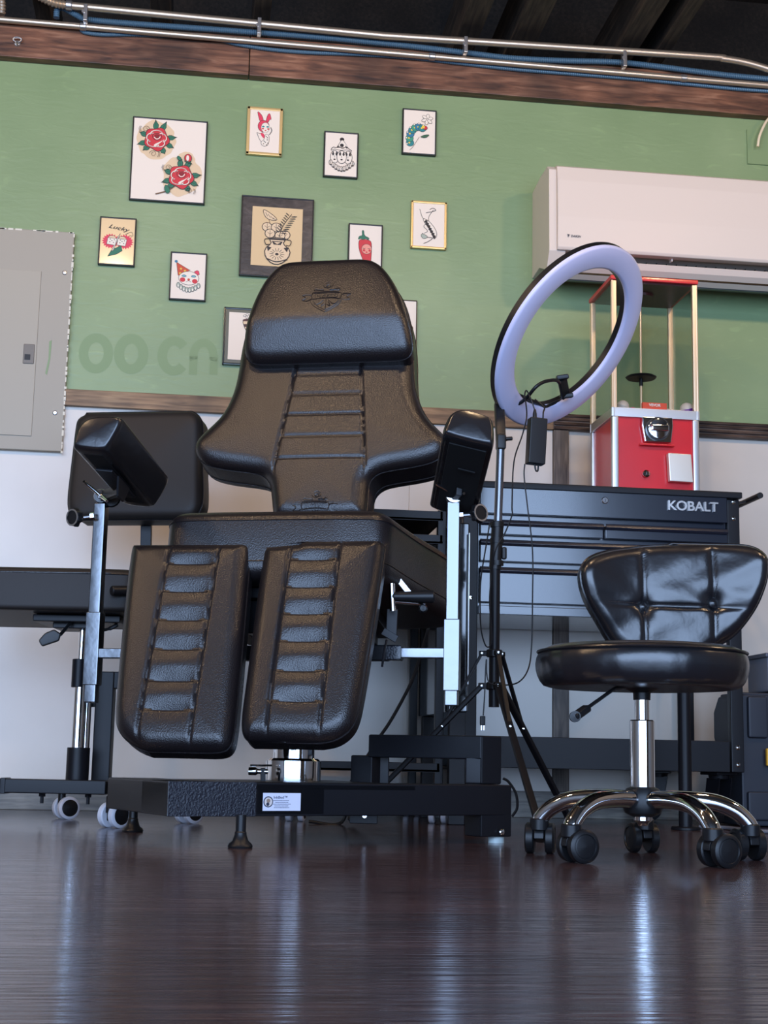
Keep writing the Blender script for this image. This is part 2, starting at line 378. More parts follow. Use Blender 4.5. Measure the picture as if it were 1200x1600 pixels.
m2 = N(nt, 'ShaderNodeMix', data_type='RGBA'); nt.links.new(gt.outputs[0], m2.inputs[0]); nt.links.new(wh, m2.inputs[6]); nt.links.new(m1.outputs[2], m2.inputs[7])
nt.links.new(m2.outputs[2], p.inputs['Base Color'])
rz = N(nt, 'ShaderNodeMapRange'); rz.inputs['To Min'].default_value = 0.24; rz.inputs['To Max'].default_value = 0.42; nt.links.new(gt.outputs[0], rz.inputs[0]); nt.links.new(rz.outputs[0], p.inputs['Roughness'])
nw = N(nt, 'ShaderNodeTexNoise'); nw.inputs['Scale'].default_value = 5; nw.inputs['Detail'].default_value = 3; nt.links.new(geo.outputs['Position'], nw.inputs['Vector'])
mh = N(nt, 'ShaderNodeMix', data_type='FLOAT'); nt.links.new(gt.outputs[0], mh.inputs[0]); nt.links.new(nw.outputs['Fac'], mh.inputs[2]); nt.links.new(ns.outputs['Fac'], mh.inputs[3])
bw = N(nt, 'ShaderNodeBump'); bw.inputs['Strength'].default_value = 0.18; bw.inputs['Distance'].default_value = 0.004; nt.links.new(mh.outputs[0], bw.inputs['Height']); nt.links.new(bw.outputs[0], p.inputs['Normal'])
zbt = PY(600, 74, W-0.035).z
mb = MB(); mb.box((-0.2, W+0.05, zbt/2-0.005), (9.0, 0.1, zbt-0.01)); wall = struct('wall_back', mb, mw)
M_GREEN = mat('green_wall_paint', rgb(130, 151, 106), 0.45)
M_GHOST = mat('painted_over_letters', rgb(127, 149, 104), 0.5)
M_PLAIN = mat('plain_wall_paint', rgb(112, 106, 100), 0.6)
mb = MB(); mb.box((-4.65, 1.3, 1.5), (0.1, 7.3, 3.0)); struct('wall_left', mb, M_PLAIN)
mb = MB(); mb.box((4.15, 1.3, 1.5), (0.1, 7.3, 3.0)); struct('wall_right', mb, M_PLAIN)
# front wall with the open garage doorway behind the camera
OX0, OX1, OZ = -4.2, 2.6, 2.62
mb = MB(); mb.box(((OX0-4.6)/2, -2.2, 1.5), (4.6+OX0, 0.12, 3.0)); mb.box(((OX1+4.1)/2, -2.2, 1.5), (4.1-OX1, 0.12, 3.0)); mb.box(((OX0+OX1)/2, -2.2, (OZ+3.0)/2), (OX1-OX0, 0.12, 3.0-OZ))
struct('wall_front', mb, M_PLAIN)
M_WOODD = wood('dark_ceiling_wood', rgb(14, 11, 9), rgb(30, 25, 20), rgb(44, 37, 30), (14, 1, 14), 0.85)
M_RAFT = wood('rafter_wood', rgb(34, 28, 22), rgb(62, 52, 42), rgb(84, 72, 58), (14, 1, 14), 0.8)
M_BEAM = wood('stained_beam_wood', rgb(56, 32, 22), rgb(112, 72, 50), rgb(152, 110, 84), (1.5, 14, 14), 0.5, 5)
M_RAIL = wood('rail_wood', rgb(96, 72, 48), rgb(140, 110, 78), rgb(166, 136, 100), (1.5, 16, 20), 0.55, 5)
M_DKTRIM = wood('dark_trim_wood', rgb(40, 28, 22), rgb(76, 58, 48), rgb(104, 86, 74), (2, 10, 22), 0.45, 6)
M_BATTEN = wood('grey_batten_wood', rgb(66, 54, 46), rgb(108, 94, 82), rgb(140, 124, 110), (16, 10, 1.5), 0.5, 5)
M_BASEB = wood('grey_baseboard_wood', rgb(84, 76, 66), rgb(132, 124, 112), rgb(160, 152, 138), (1.5, 16, 16), 0.4, 5)
ZC = PY(600, 60, W).z+0.20
mb = MB(); mb.box((-0.2, 1.35, 2.98), (9.0, 7.4, 0.08)); struct('ceiling', mb, M_WOODD)
# header beam along the wall top
BY = W-0.035
mb = MB(); mb.box((-0.2, W+0.62, 2.6), (9.0, 0.04, 0.9)); struct('trim_14', mb, M_WOODD)
mb = MB(); mb.box((-0.2, W+0.3, zbt-0.02), (9.0, 0.6, 0.03)); struct('trim_15', mb, M_WOODD)
zb0 = PY(600, 134, BY).z; zb1 = PY(600, 74, BY).z
xj = PY(390, 90, BY).x
mb = MB(); mb.box(((xj-4.6)/2, W-0.0175, (zb0+zb1)/2), (xj+4.6-0.002, 0.035, zb1-zb0), bev=0.003); struct('trim_1', mb, M_BEAM)
mb = MB(); mb.box(((xj+4.1)/2, W-0.0175, (zb0+zb1)/2), (4.1-xj-0.002, 0.035, zb1-zb0), bev=0.003); struct('trim_2', mb, M_BEAM)
# rafters resting above the beam
for i, (px, wd_) in enumerate(((60, 0.05), (250, 0.06), (410, 0.05), (735, 0.07), (822, 0.085), (985, 0.07), (1040, 0.045))):
    P0 = PY(px, 60 if px > 600 else 15, W-0.05)
    mb = MB(); mb.box((P0.x, 1.22+0.0, zbt+0.148), (wd_, 6.8-0.0, 0.16), bev=0.004)
    o = struct('trim_%d' % (3+i), mb, M_RAFT)
# chair rail, dark moulded rail, batten, baseboard
x_l = PY(99, 618, W).x; x_s = PY(700, 650, W).x; x_b0 = PY(863, 680, W).x; x_b1 = PY(887, 680, W).x
rz1 = PY(600, 633, W-0.015).z; rz0 = PY(600, 658, W-0.015).z
mb = MB(); mb.box(((x_l+x_b0)/2, W-0.009, (rz0+rz1)/2), (x_b0-x_l, 0.018, rz1-rz0), bev=0.002); struct('trim_10', mb, M_RAIL)
mb = MB(); zc = (rz0+rz1)/2
mb.box(((x_b0+4.1)/2, W-0.009, zc), (4.1-x_b0, 0.018, rz1-rz0), bev=0.003)
for k, dz in enumerate((-0.019, -0.006, 0.008, 0.02)): mb.tube([(x_b0+0.002, W-0.019, zc+dz), (4.09, W-0.019, zc+dz)], 0.005, 8)
struct('trim_11', mb, M_DKTRIM)
bz1 = PY(600, 1232, W-0.012).z
mb = MB(); mb.box(((x_b0+x_b1)/2, W-0.008, (rz0+bz1)/2), (x_b1-x_b0, 0.016, rz0-bz1), bev=0.002); struct('trim_12', mb, M_BATTEN)
mb = MB(); mb.box((-0.2, W-0.007, bz1/2), (8.6, 0.014, bz1), bev=0.002); struct('baseboard_back', mb, M_BASEB)
# brighter white board left of the batten, under the rail
x0 = PY(640, 700, W).x
mb = MB(); mb.box(((x0+x_b0)/2, W-0.003, (rz0+bz1)/2), (x_b0-x0-0.002, 0.006, rz0-bz1-0.004)); struct('trim_13', mb, mat('white_board', rgb(220, 211, 199), 0.26))
# faint painted-over letters
mb = MB()
def ringarc(px, py, rx, ry, w, a0, a1):
    c = PY(px, py, W-0.0004); sx = PY(px+1, py, W).x-PY(px, py, W).x; n = 40; vs = []; fs = []
    for i in range(n+1):
        a = R(a0+(a1-a0)*i/n)
        for k in (1, 0): vs.append(c+Vector((math.cos(a)*(rx-k*w)*sx, 0, math.sin(a)*(ry-k*w)*sx)))
    for i in range(n): fs.append([2*i, 2*i+1, 2*i+3, 2*i+2])
    mb.add(vs, fs)
ringarc(150, 552, 27, 33, 15, 0, 360); ringarc(205, 553, 27, 33, 16, 0, 360); ringarc(272, 556, 26, 32, 15, 40, 320); ringarc(318, 556, 22, 28, 13, -20, 200)
for px in (302, 334): q = PY(px, 570, W-0.0004); mb.add([q+Vector((dx, 0, dz)) for dx, dz in ((-0.012, -0.03), (0.012, -0.03), (0.012, 0.03), (-0.012, 0.03))], [[0, 1, 2, 3]])
obj('faint_lettering', mb, M_GHOST, wall)
# green painted cover plate, top right
a = PY(1166, 203, W); b = PY(1240, 262, W)
mb = MB(); mb.box(((a.x+b.x)/2, W-0.003, (a.z+b.z)/2), (b.x-a.x, 0.006, a.z-b.z), bev=0.001)
tag(obj('cover_plate', mb, M_GREEN), 'square blank cover plate painted wall green, under the beam at the far right', 'cover plate')
# white cable stub
q = [PY(1204, 182, W-0.02), PY(1196, 192, W-0.03), PY(1187, 212, W-0.035), PY(1184, 229, W-0.03)]
mb = MB(); mb.tube(spline(q, 6), 0.0042, 10); tag(obj('cable_stub', mb, mat('cream_cable', rgb(236, 216, 180), 0.5)), 'short cream cable end hanging below the beam at the far right', 'cable')
# electrical panel
M_PANEL = mat('grey_panel_paint', rgb(164, 155, 138), 0.45, bump=('noise', 14, 0.1, 0.002))
a = PY(-60, 352, W-0.02); b = PY(108, 540, W-0.02); zt = PY(60, 359, W-0.02).z; zb = PY(60, 704, W-0.02).z
PXR = PY(107, 530, W-0.02).x
t = thing('electrical_panel', 'grey painted electrical breaker panel on the green wall, far left', 'electrical panel', (PXR-0.2, W, zb))
mb = MB(); mb.box((PXR-0.20, W-0.010, (zt+zb)/2), (0.40, 0.020, zt-zb), bev=0.004); obj('cover', mb, M_PANEL, t)
dz1 = PY(60, 424, W-0.02).z; dz0 = PY(60, 682, W-0.02).z; dx = PY(57, 550, W-0.02).x
dr = MB(); dr.box((dx-0.15, W-0.0215, (dz1+dz0)/2), (0.30, 0.004, dz1-dz0), bev=0.001); d_ = obj('door', dr, mat('grey_door_paint', rgb(168, 159, 141), 0.42, bump=('noise', 14, 0.1, 0.002)), t)
lc = PY(45, 553, W-0.024); mb = MB(); mb.box(lc, (0.031, 0.006, 0.058), bev=0.002, m=mat('dull_latch_metal', rgb(112, 106, 98), 0.5, 0.3)); mb.box(lc+Vector((-0.003, -0.003, -0.010)), (0.016, 0.003, 0.016), m=M_PLASTIC); obj('latch', mb, None, d_)
for px, py in ((101, 426), (86, 645)):
    mb = MB(); screw(mb, PY(px, py, W-0.02), (0, -1, 0), 0.007); obj('screw', mb, M_ALU, t)
mb = MB()
for k in range(46):
    z = zb+(zt-zb)*k/46+random.uniform(-0.004, 0.004)
    if random.random() < 0.7: mb.box((PXR-0.001, W-0.0205, z), (random.uniform(0.003, 0.007), 0.001, random.uniform(0.006, 0.018)))
for k in range(40):
    if random.random() < 0.8: mb.box((PXR-0.4*random.random(), W-0.0205, zt-0.003), (random.uniform(0.006, 0.02), 0.001, random.uniform(0.002, 0.006)))
ch = obj('chipped_paint_edge', mb, mat('chipped_white_paint', rgb(224, 216, 196), 0.7), t); ch['kind'] = 'stuff'
ps = PY(77, 560, W-0.0206); mb = MB(); mb.prism([(-0.003, 0.05), (0.004, 0.055), (0.003, 0.0), (-0.004, -0.05), (-0.009, -0.045), (-0.002, 0.0)], 0.0006, frame(ps, (1, 0, 0), (0, 0, 1))); obj('paint_smear', mb, M_GREEN, t)
# ------------------------------------------------------------------ conduits and blue cables under the roof
def ribbed(pts, r, pitch=0.006, amp=0.12, n=10):
    mb = MB(); P = spline(pts, 10); L = [0]
    for i in range(1, len(P)): L.append(L[-1]+(P[i]-P[i-1]).length)
    out = []; rs = []; k = 0; st = pitch/4; s = 0; i = 0; 
    while s < L[-1]:
        while L[i+1] < s: i += 1
        f = (s-L[i])/(L[i+1]-L[i]+1e-9); out.append(P[i].lerp(P[i+1], f)); rs.append(r*(1+amp*math.cos(k*math.pi/2))); k += 1; s += st
    mb.tube(out, rs, n); return mb
YU = W-0.075
t = thing('conduit', 'upper galvanised conduit pipe above the beam, bending down at the right', 'conduit', PY(600, 50, YU))
mb = MB(); pts = [PY(112, 9, YU), PY(600, 56, YU), PY(1080, 87, YU), PY(1130, 92, YU), PY(1165, 98, YU), PY(1200, 108, YU), PY(1250, 125, YU)]
pts = [pts[0], pts[1]]+spline(pts[1:], 8)[1:]; mb.tube(pts, 0.0115, 14); obj('pipe', mb, M_EMT, t)
cpl = MB(); a = PY(103, 8, YU); b = PY(113, 9, YU); cpl.cyl(a, b, 0.0155, 12, bev=0.002); obj('coupling', cpl, M_ALU, t)
fx = ribbed([PY(104, 8, YU), PY(80, 3, YU), PY(45, -14, YU)], 0.0125, 0.010, 0.14, 12); obj('flexible_section', fx, M_EMT, t)
YL = W-0.0575
t = thing('conduit', 'lower galvanised conduit pipe running along the beam face', 'conduit', PY(600, 88, YL))
z0 = [(-40, 27), (0, 30), (125, 38), (600, 85), (1200, 134), (1260, 139)]
mb = MB(); L0 = PY(-40, 27, YL); L1 = PY(1260, 139, YL); mb.tube([L0, L1], 0.0095, 14); obj('pipe', mb, M_EMT, t)
for px, py in ((130, 42.0), (675, 90.0), (1068, 121.5)):
    q = PY(px, py, YL); f = (q.x-L0.x)/(L1.x-L0.x); q = L0.lerp(L1, f); d = (L1-L0).normalized()
    mb = MB(); mb.cyl(q-d*0.010, q+d*0.010, 0.0115, 12, bev=0.002); mb.cyl(q-d*0.001, q+d*0.001, 0.0122, 12, m=None); obj('coupling', mb, M_ALU, t)
def strap(px, py, hz):
    q = PY(px, py, YU-0.004); mb = MB(); mb.box(q, (0.012, 0.03, hz), bev=0.002); mb.cyl(q+Vector((-0.006, -0.012, 0)), q+Vector((-0.006, -0.018, 0)), 0.005)
    return tag(obj('pipe_strap', mb, M_ALU), 'bright metal strap holding pipe and cable, '+{134: 'at the far left', 405: 'above the small bunny picture', 727: 'above the caterpillar picture', 975: 'above the air conditioner'}[px], 'strap', 'conduit straps')
for px, py in ((134, 22), (405, 43), (727, 72), (975, 94)): strap(px, py, 0.052)
YB = W-0.048
mb = ribbed([PY(x, y, YB) for x, y in ((88, 28), (90, 14), (100, 13), (120, 24), (140, 31), (220, 38), (320, 45), (470, 56), (560, 64), (640, 72), (740, 84), (800, 91), (880, 95), (960, 97), (1020, 103), (1090, 112), (1150, 119), (1240, 127))], 0.0088)
tag(obj('armoured_cable', mb, M_BLUE), 'long blue armoured cable sagging between the two conduit pipes', 'cable')
mb = ribbed([PY(x, y, W-0.0415) for x, y in ((126, 46), (134, 51), (160, 54), (200, 54), (240, 55), (290, 57), (340, 62), (370, 69), (420, 77), (480, 82), (560, 85), (640, 90), (720, 99), (800, 108), (900, 116), (1000, 124), (1080, 132), (1150, 139), (1240, 145))], 0.006)
tag(obj('armoured_cable', mb, M_BLUE), 'lower thin blue armoured cable weaving behind the lower conduit pipe', 'cable')
mb = ribbed([PY(1, -20, YL), PY(3, 10, YL), PY(2, 24, YL)], 0.011, 0.010, 0.14)
tag(obj('flexible_conduit', mb, M_EMT), 'ribbed metal flexible conduit dropping in at the top left corner', 'conduit')
# eye hook
c0 = PY(27, 62, BY-0.012); t = thing('eye_hook', 'small metal eye hook screwed in the beam, top left', 'hook', PY(27, 68, BY))
mb = MB(); ring = [c0+Vector((math.cos(a)*0.012, -0.003*math.sin(a), math.sin(a)*0.006)) for a in [k*math.pi/8 for k in range(16)]]
mb.tube(ring, 0.0025, 8, closed=True); mb.cyl(c0+Vector((0, 0, -0.006)), c0+Vector((0, 0.015, -0.015)), 0.003); mb.lathe(PY(27, 68, BY), [(0, 0.004), (0.008, 0.003), (0.010, 0)], (0, -1, 0), 14); obj('ring', mb, M_ALU, t)

# ================================================================== PICTURES ON THE WALL
CMAT = {}; PICS = []
def cm(c):
    if isinstance(c, str):
        c = {'k': (40, 32, 30), 'r': (205, 48, 56), 'g': (40, 112, 84), 'w': (238, 224, 204), 'p': (222, 60, 84), 'y': (238, 200, 70), 'b': (50, 120, 150), 't': (40, 130, 130), 'c': (226, 196, 156), 'o': (200, 70, 40), 'n': (120, 90, 66), 's': (220, 205, 180), 'l': (170, 178, 160)}[c]
    if c not in CMAT: CMAT[c] = mat('ink_%d_%d_%d' % c, rgb(*c), 0.5)
    return CMAT[c]
class Art:
    def __init__(s, M, w, h): s.M = M; s.w = w; s.h = h; s.mb = MB(); s.k = 0
    def _flat(s, pts, c):
        s.k += 1; z = 0.00006*s.k; n = len(pts); cx = sum(p[0] for p in pts)/n; cy = sum(p[1] for p in pts)/n
        s.mb.add([s.M @ Vector(((x-0.5)*s.w, (y-0.5)*s.h, z)) for x, y in pts], [list(range(n))], cm(c))
    def poly(s, pts, c='k', sm=0, line=None):
        if sm: pts = smooth_poly(pts, sm)
        s._flat(pts, c)
        if line: s.line(list(pts)+[pts[0]], line, 'k', 0)
    def ell(s, x, y, rx, ry, c='k', rot=0, line=None, n=20):
        a = s.w/s.h; pts = []
        for k in range(n):
            t = 2*math.pi*k/n; u = math.cos(t)*rx; v = math.sin(t)*ry; cr = math.cos(R(rot)); sr = math.sin(R(rot))
            pts.append((x+u*cr-v*sr/a*1.0 if False else x+u*cr-(v/a)*sr, y+(u*a)*sr+v*cr))
        s._flat(pts, c)
        if line: s.line(pts+[pts[0]], line, 'k', 0)
    def line(s, pts, w=0.006, c='k', sm=6):
        s.k += 1; z = 0.00006*s.k
        P = [Vector(((x-0.5)*s.w, (y-0.5)*s.h, 0)) for x, y in pts]
        if sm and len(P) > 2: P = spline(P, sm)
        w = w*s.w; vs = []; fs = []
        for i, q in enumerate(P):
            t = (P[min(i+1, len(P)-1)]-P[max(i-1, 0)]); t = t.normalized() if t.length > 0 else Vector((1, 0, 0)); nn_ = Vector((-t.y, t.x, 0))
            vs += [s.M @ (q+nn_*w/2+Vector((0, 0, z))), s.M @ (q-nn_*w/2+Vector((0, 0, z)))]
        for i in range(len(P)-1): fs.append([2*i, 2*i+1, 2*i+3, 2*i+2])
        s.mb.add(vs, fs, cm(c))
M_FBLK = mat('black_frame', rgb(26, 24, 24), 0.4); M_FGREEN = mat('greenish_black_frame', rgb(36, 42, 38), 0.2, coat=0.5)
M_PAPER = mat('cream_paper', rgb(240, 224, 204), 0.7); M_TAN = mat('tan_paper', rgb(222, 190, 142), 0.7); M_MATB = wood('grey_brown_mat', rgb(44, 38, 36), rgb(64, 56, 52), rgb(88, 78, 72), (10, 4, 16), 0.35, 3)
def picture(label, x0, y0, x1, y1, fm, fw, paper=M_PAPER, matw=0, matm=None, th=0.014, group='tattoo flash pictures on the green wall'):
    # corner pixels: top-left and bottom-right, averaged along each side
    a = PY(x0, y0, W-th); b = PY(x1, y1, W-th); w = b.x-a.x; h = a.z-b.z; cx = (a.x+b.x)/2; cz = (a.z+b.z)/2
    t = thing('framed_picture', label, 'picture', (cx, W, cz-h/2), group)
    fr = MB()
    for sx_ in (-1, 1):
        fr.box((cx+sx_*(w/2-fw/2), W-th/2, cz), (fw, th, h), bev=0.0015); fr.box((cx, W-th/2, cz+sx_*(h/2-fw/2)), (w, th, fw), bev=0.0015)
    obj('frame', fr, fm, t)
    iw, ih = w-2*fw, h-2*fw; z = W-th*0.72
    if matw:
        mbm = MB(); mbm.box((cx, z, cz), (iw+0.001, 0.003, ih+0.001)); obj('mat_board', mbm, matm, t); iw -= 2*matw; ih -= 2*matw; z -= 0.0025
    pm = MB(); pm.box((cx, z, cz), (iw+0.001, 0.002, ih+0.001)); obj('paper', pm, paper, t)
    A = Art(frame((cx, z-0.0012, cz), (1, 0, 0), (0, 0, 1)), iw, ih); PICS.append((t, A)); return t, A
def rose(A, cx, cy, s):
    a = A.w/A.h
    def q(x, y): return (cx+x*s, cy+y*s*a)
    leaves = [(95, 1.05), (65, 1.1), (10, 1.05), (-25, 1.0), (200, 1.05), (225, 0.95), (-60, 0.9), (160, 0.95)]
    for an, l in leaves:
        d = (math.cos(R(an)), math.sin(R(an))); n = (-d[1], d[0])
        pts = [q(d[0]*0.5+n[0]*0.05, d[1]*0.5+n[1]*0.05), q(d[0]*0.8+n[0]*0.19, d[1]*0.8+n[1]*0.19), q(d[0]*l*1.05+n[0]*0.02, d[1]*l*1.05), q(d[0]*l*1.13, d[1]*l*1.13), q(d[0]*l*1.05-n[0]*0.02, d[1]*l*1.05), q(d[0]*0.8-n[0]*0.19, d[1]*0.8-n[1]*0.19)]
        A.poly(pts, 'g', 1, line=0.006); A.line([q(d[0]*0.5, d[1]*0.5), q(d[0]*l*1.05, d[1]*l*1.05)], 0.004, 'k', 0)
    pts = []
    for k in range(40):
        t = 2*math.pi*k/40; rr = 0.68*(1+0.09*math.cos(5*t+0.6)); pts.append(q(math.cos(t)*rr, math.sin(t)*rr))
    A.poly(pts, 'r', 0, line=0.007)
    for k in range(5):
        t = R(72*k+20); c = (math.cos(t)*0.28, math.sin(t)*0.26)
        pp = [q(c[0]+math.cos(u)*0.36*(1 if k % 2 else 0.8), c[1]+math.sin(u)*0.26) for u in [t-1.6+0.32*j for j in range(11)]]
        A.line(pp, 0.012, 'w', 3); A.line([(x+0.008, y-0.004) for x, y in pp], 0.004, 'k', 3)
    A.poly([q(-0.16, -0.34), q(0.3, -0.1), q(0.5, 0.1), q(0.2, -0.24), q(-0.1, -0.48)], 'w', 1)
    A.ell(*q(0.02, 0.14), 0.26*s, 0.2*s*a, 'r', line=0.006); A.ell(*q(0.02, 0.17), 0.14*s, 0.1*s*a, (140, 26, 34), line=0.005)
    A.line([q(-0.14, 0.1), q(-0.02, 0.0), q(0.12, 0.04), q(0.2, 0.16)], 0.012, 'w')
def swirl(A, x, y, s, fl=1):
    a = A.w/A.h; A.line([(x+fl*s*(1-k/14)*math.cos(k*0.75), y+a*s*(1-k/14)*math.sin(k*0.75)) for k in range(12)], 0.005, 'k', 3)
    for j in range(2): A.line([(x-fl*s*(1.3+0.35*j), y+a*s*0.8), (x-fl*s*(1.6+0.35*j), y), (x-fl*s*(1.3+0.35*j), y-a*s*0.9)], 0.005, 'k', 4)
def blob(A, cx, cy, rx, ry, c, seed=1, k=26):
    rnd = random.Random(seed); A.poly([(cx+math.cos(2*math.pi*i/k)*rx*(1+rnd.uniform(-.09, .09)), cy+math.sin(2*math.pi*i/k)*ry*(1+rnd.uniform(-.09, .09))) for i in range(k)], c, 1)
t, A = picture('largest white print with two red roses, thin black frame', 208, 181, 319.5, 319, M_FBLK, 0.004)
blob(A, 0.31, 0.745, 0.27, 0.235, 'c', 2); blob(A, 0.69, 0.32, 0.27, 0.25, 'c', 5); blob(A, 0.74, 0.53, 0.12, 0.09, 'c', 6)
rose(A, 0.32, 0.75, 0.245)
A.line([(0.34, 0.07), (0.5, 0.12), (0.62, 0.2)], 0.018, 'n'); A.line([(0.66, 0.4), (0.68, 0.52)], 0.016, 'g')
rose(A, 0.68, 0.30, 0.245); A.ell(0.765, 0.535, 0.05, 0.05, 'r', line=0.006); A.ell(0.76, 0.535, 0.02, 0.035, 'w')
A.poly([(0.66, 0.49), (0.61, 0.52), (0.62, 0.56), (0.68, 0.53)], 'g', 1, line=0.005); A.poly([(0.7, 0.5), (0.78, 0.475), (0.84, 0.46), (0.76, 0.5)], 'g', 1, line=0.005)
A.poly([(0.48, 0.2), (0.45, 0.14), (0.5, 0.07), (0.55, 0.12)], 'g', 1, line=0.005)
swirl(A, 0.17, 0.86, 0.05); swirl(A, 0.28, 0.56, 0.05, -1); swirl(A, 0.5, 0.4, 0.045); swirl(A, 0.8, 0.13, 0.045, -1)

t, A = picture('small gold-framed drawing of a woman in a red bunny-eared hood', 387, 165.5, 440, 244, M_GOLD, 0.009)
A.poly([(0.34, 0.7), (0.24, 0.93), (0.26, 0.97), (0.42, 0.86), (0.46, 0.7)], 'p', 1, line=0.012); A.poly([(0.52, 0.7), (0.58, 0.9), (0.66, 0.95), (0.72, 0.78), (0.66, 0.8), (0.62, 0.72)], 'p', 1, line=0.012)
A.ell(0.46, 0.62, 0.19, 0.14, 'p', line=0.012); A.ell(0.52, 0.59, 0.14, 0.12, 'w', line=0.008); A.ell(0.45, 0.61, 0.045, 0.02, 't'); A.ell(0.6, 0.61, 0.045, 0.02, 't'); A.ell(0.44, 0.56, 0.035, 0.02, 'r'); A.ell(0.62, 0.56, 0.035, 0.02, 'r'); A.ell(0.53, 0.52, 0.03, 0.014, 'r')
A.line([(0.46, 0.48), (0.36, 0.44), (0.24, 0.46)], 0.012); A.line([(0.24, 0.46), (0.34, 0.3), (0.5, 0.16)], 0.012); A.poly([(0.36, 0.46), (0.5, 0.44), (0.5, 0.32), (0.4, 0.38)], 'p', 1)
A.poly([(0.52, 0.44), (0.66, 0.42), (0.66, 0.22), (0.56, 0.14), (0.42, 0.16), (0.38, 0.24), (0.5, 0.3)], 'w', 1, line=0.012)
for x, y in ((0.56, 0.38), (0.6, 0.3), (0.54, 0.24), (0.48, 0.2), (0.62, 0.22), (0.58, 0.18), (0.5, 0.26), (0.6, 0.35)): A.ell(x, y, 0.018, 0.012, 'k')
A.line([(0.66, 0.42), (0.74, 0.52), (0.7, 0.6)], 0.02)

t, A = picture('small black ink drawing of three clown faces under one party hat', 507, 204, 559, 278.5, M_FBLK, 0.004)
A.ell(0.52, 0.86, 0.07, 0.045); A.poly([(0.36, 0.66), (0.5, 0.84), (0.56, 0.84), (0.72, 0.68)], 'w', 0, line=0.014); A.ell(0.52, 0.72, 0.06, 0.04)
A.poly([(0.36, 0.67), (0.42, 0.72), (0.42, 0.66)], 'k'); A.poly([(0.62, 0.72), (0.72, 0.68), (0.66, 0.65)], 'k')
A.line([(0.18, 0.6), (0.24, 0.66), (0.34, 0.66), (0.44, 0.68), (0.54, 0.65), (0.64, 0.68), (0.74, 0.65), (0.84, 0.6)], 0.022); A.line([(0.18, 0.58), (0.3, 0.62), (0.5, 0.6), (0.7, 0.62), (0.84, 0.57)], 0.014)
for x, rx in ((0.3, 0.13), (0.72, 0.13), (0.52, 0.15)):
    A.ell(x, 0.44, rx, 0.15, 'w', line=0.016); A.ell(x-0.05, 0.49, 0.026, 0.02); A.ell(x+0.06, 0.49, 0.026, 0.02); A.poly([(x-0.09, 0.5), (x-0.05, 0.58), (x-0.01, 0.5)], 'k'); A.poly([(x+0.02, 0.5), (x+0.06, 0.58), (x+0.1, 0.5)], 'k'); A.ell(x, 0.38, 0.035, 0.018); A.line([(x, 0.47), (x, 0.42)], 0.01)
for k in range(9):
    x = 0.18+0.085*k; y = 0.3-0.14*math.sin(math.pi*k/8); A.ell(x, y, 0.05, 0.06, 'w', line=0.016); A.line([(x, y+0.05), (x, y-0.04)], 0.014); A.ell(x, y-0.05, 0.03, 0.014)
t, A = picture('small print of a teal caterpillar reaching towards an outlined flower', 629.5, 168.5, 681.5, 243, M_FBLK, 0.004)
for k in range(7):
    an = R(200-22*k); x = 0.48+0.32*math.cos(an)*0.9; y = 0.33+0.28*math.sin(an); A.ell(x, y, 0.125, 0.085, ('t', (60, 150, 120), 'b')[k % 3], line=0.01); A.ell(x-0.02, y, 0.03, 0.02, 'y'); A.ell(x+math.cos(an)*0.1, y+math.sin(an)*0.08, 0.03, 0.02, 'w', line=0.008)
A.ell(0.68, 0.6, 0.07, 0.045, 'r', line=0.01); A.ell(0.62, 0.62, 0.05, 0.035, 'y'); A.poly([(0.5, 0.38), (0.68, 0.44), (0.84, 0.45), (0.7, 0.36)], (60, 100, 70), 1, line=0.008); A.line([(0.5, 0.38), (0.3, 0.14), (0.2, 0.06)], 0.01)
for k in range(6): A.ell(0.74+0.1*math.cos(R(60*k+20)), 0.8+0.07*math.sin(R(60*k+20)), 0.085, 0.035, 'w', rot=60*k+20, line=0.01)
A.ell(0.74, 0.8, 0.03, 0.02, 'w', line=0.01)
t, A = picture('small yellowish print of two dice in a pink burst with script lettering', 156.5, 337.5, 210, 416, M_FBLK, 0.004, paper=mat('aged_paper', rgb(228, 196, 148), 0.25, coat=0.6))
for cx, cy in ((0.3, 0.5), (0.72, 0.5)):
    A.poly([(cx+math.cos(2*math.pi*i/36)*(0.2 if i % 2 else 0.26), cy+math.sin(2*math.pi*i/36)*(0.13 if i % 2 else 0.17)) for i in range(36)], 'p')
A.poly([(0.24, 0.16), (0.34, 0.3), (0.62, 0.42), (0.66, 0.3), (0.5, 0.22)], 'g', 0, line=0.012); A.poly([(0.5, 0.6), (0.58, 0.68), (0.4, 0.3), (0.34, 0.28)], (200, 190, 170), 0, line=0.01)
for cx, cy, ro in ((0.34, 0.51, 6), (0.64, 0.5, -8)):
    A.poly([(cx-0.15, cy-0.08), (cx+0.1, cy-0.1), (cx+0.14, cy+0.05), (cx-0.12, cy+0.06)], 'w', 0, line=0.012); A.poly([(cx-0.12, cy+0.06), (cx+0.14, cy+0.05), (cx+0.06, cy+0.11), (cx-0.06, cy+0.11)], 'c', 0, line=0.012)
    for dx_, dy_ in ((-0.06, -0.03), (0.05, -0.04), (0.0, 0.0), (-0.05, 0.03), (0.07, 0.02)): A.ell(cx+dx_, cy+dy_, 0.016, 0.01)
sc_ = MB(); text_mb(sc_, 'Lucky', A.M @ Matrix.Translation((0.004, A.h*0.28, 0.002)) @ Matrix.Rotation(R(-10), 4, 'Z'), 0.03, 0.0004, shear=0.4, fit=(A.w*0.62, A.h*0.11)); A.mb.add(sc_.v, sc_.f, cm('k'))
A.line([(0.72, 0.66), (0.9, 0.72), (0.95, 0.64), (0.85, 0.64)], 0.01)
t, A = picture('small print of a pink-eared cat clown face in a red starry party hat', 267, 392.5, 321, 470.5, M_FBLK, 0.004)
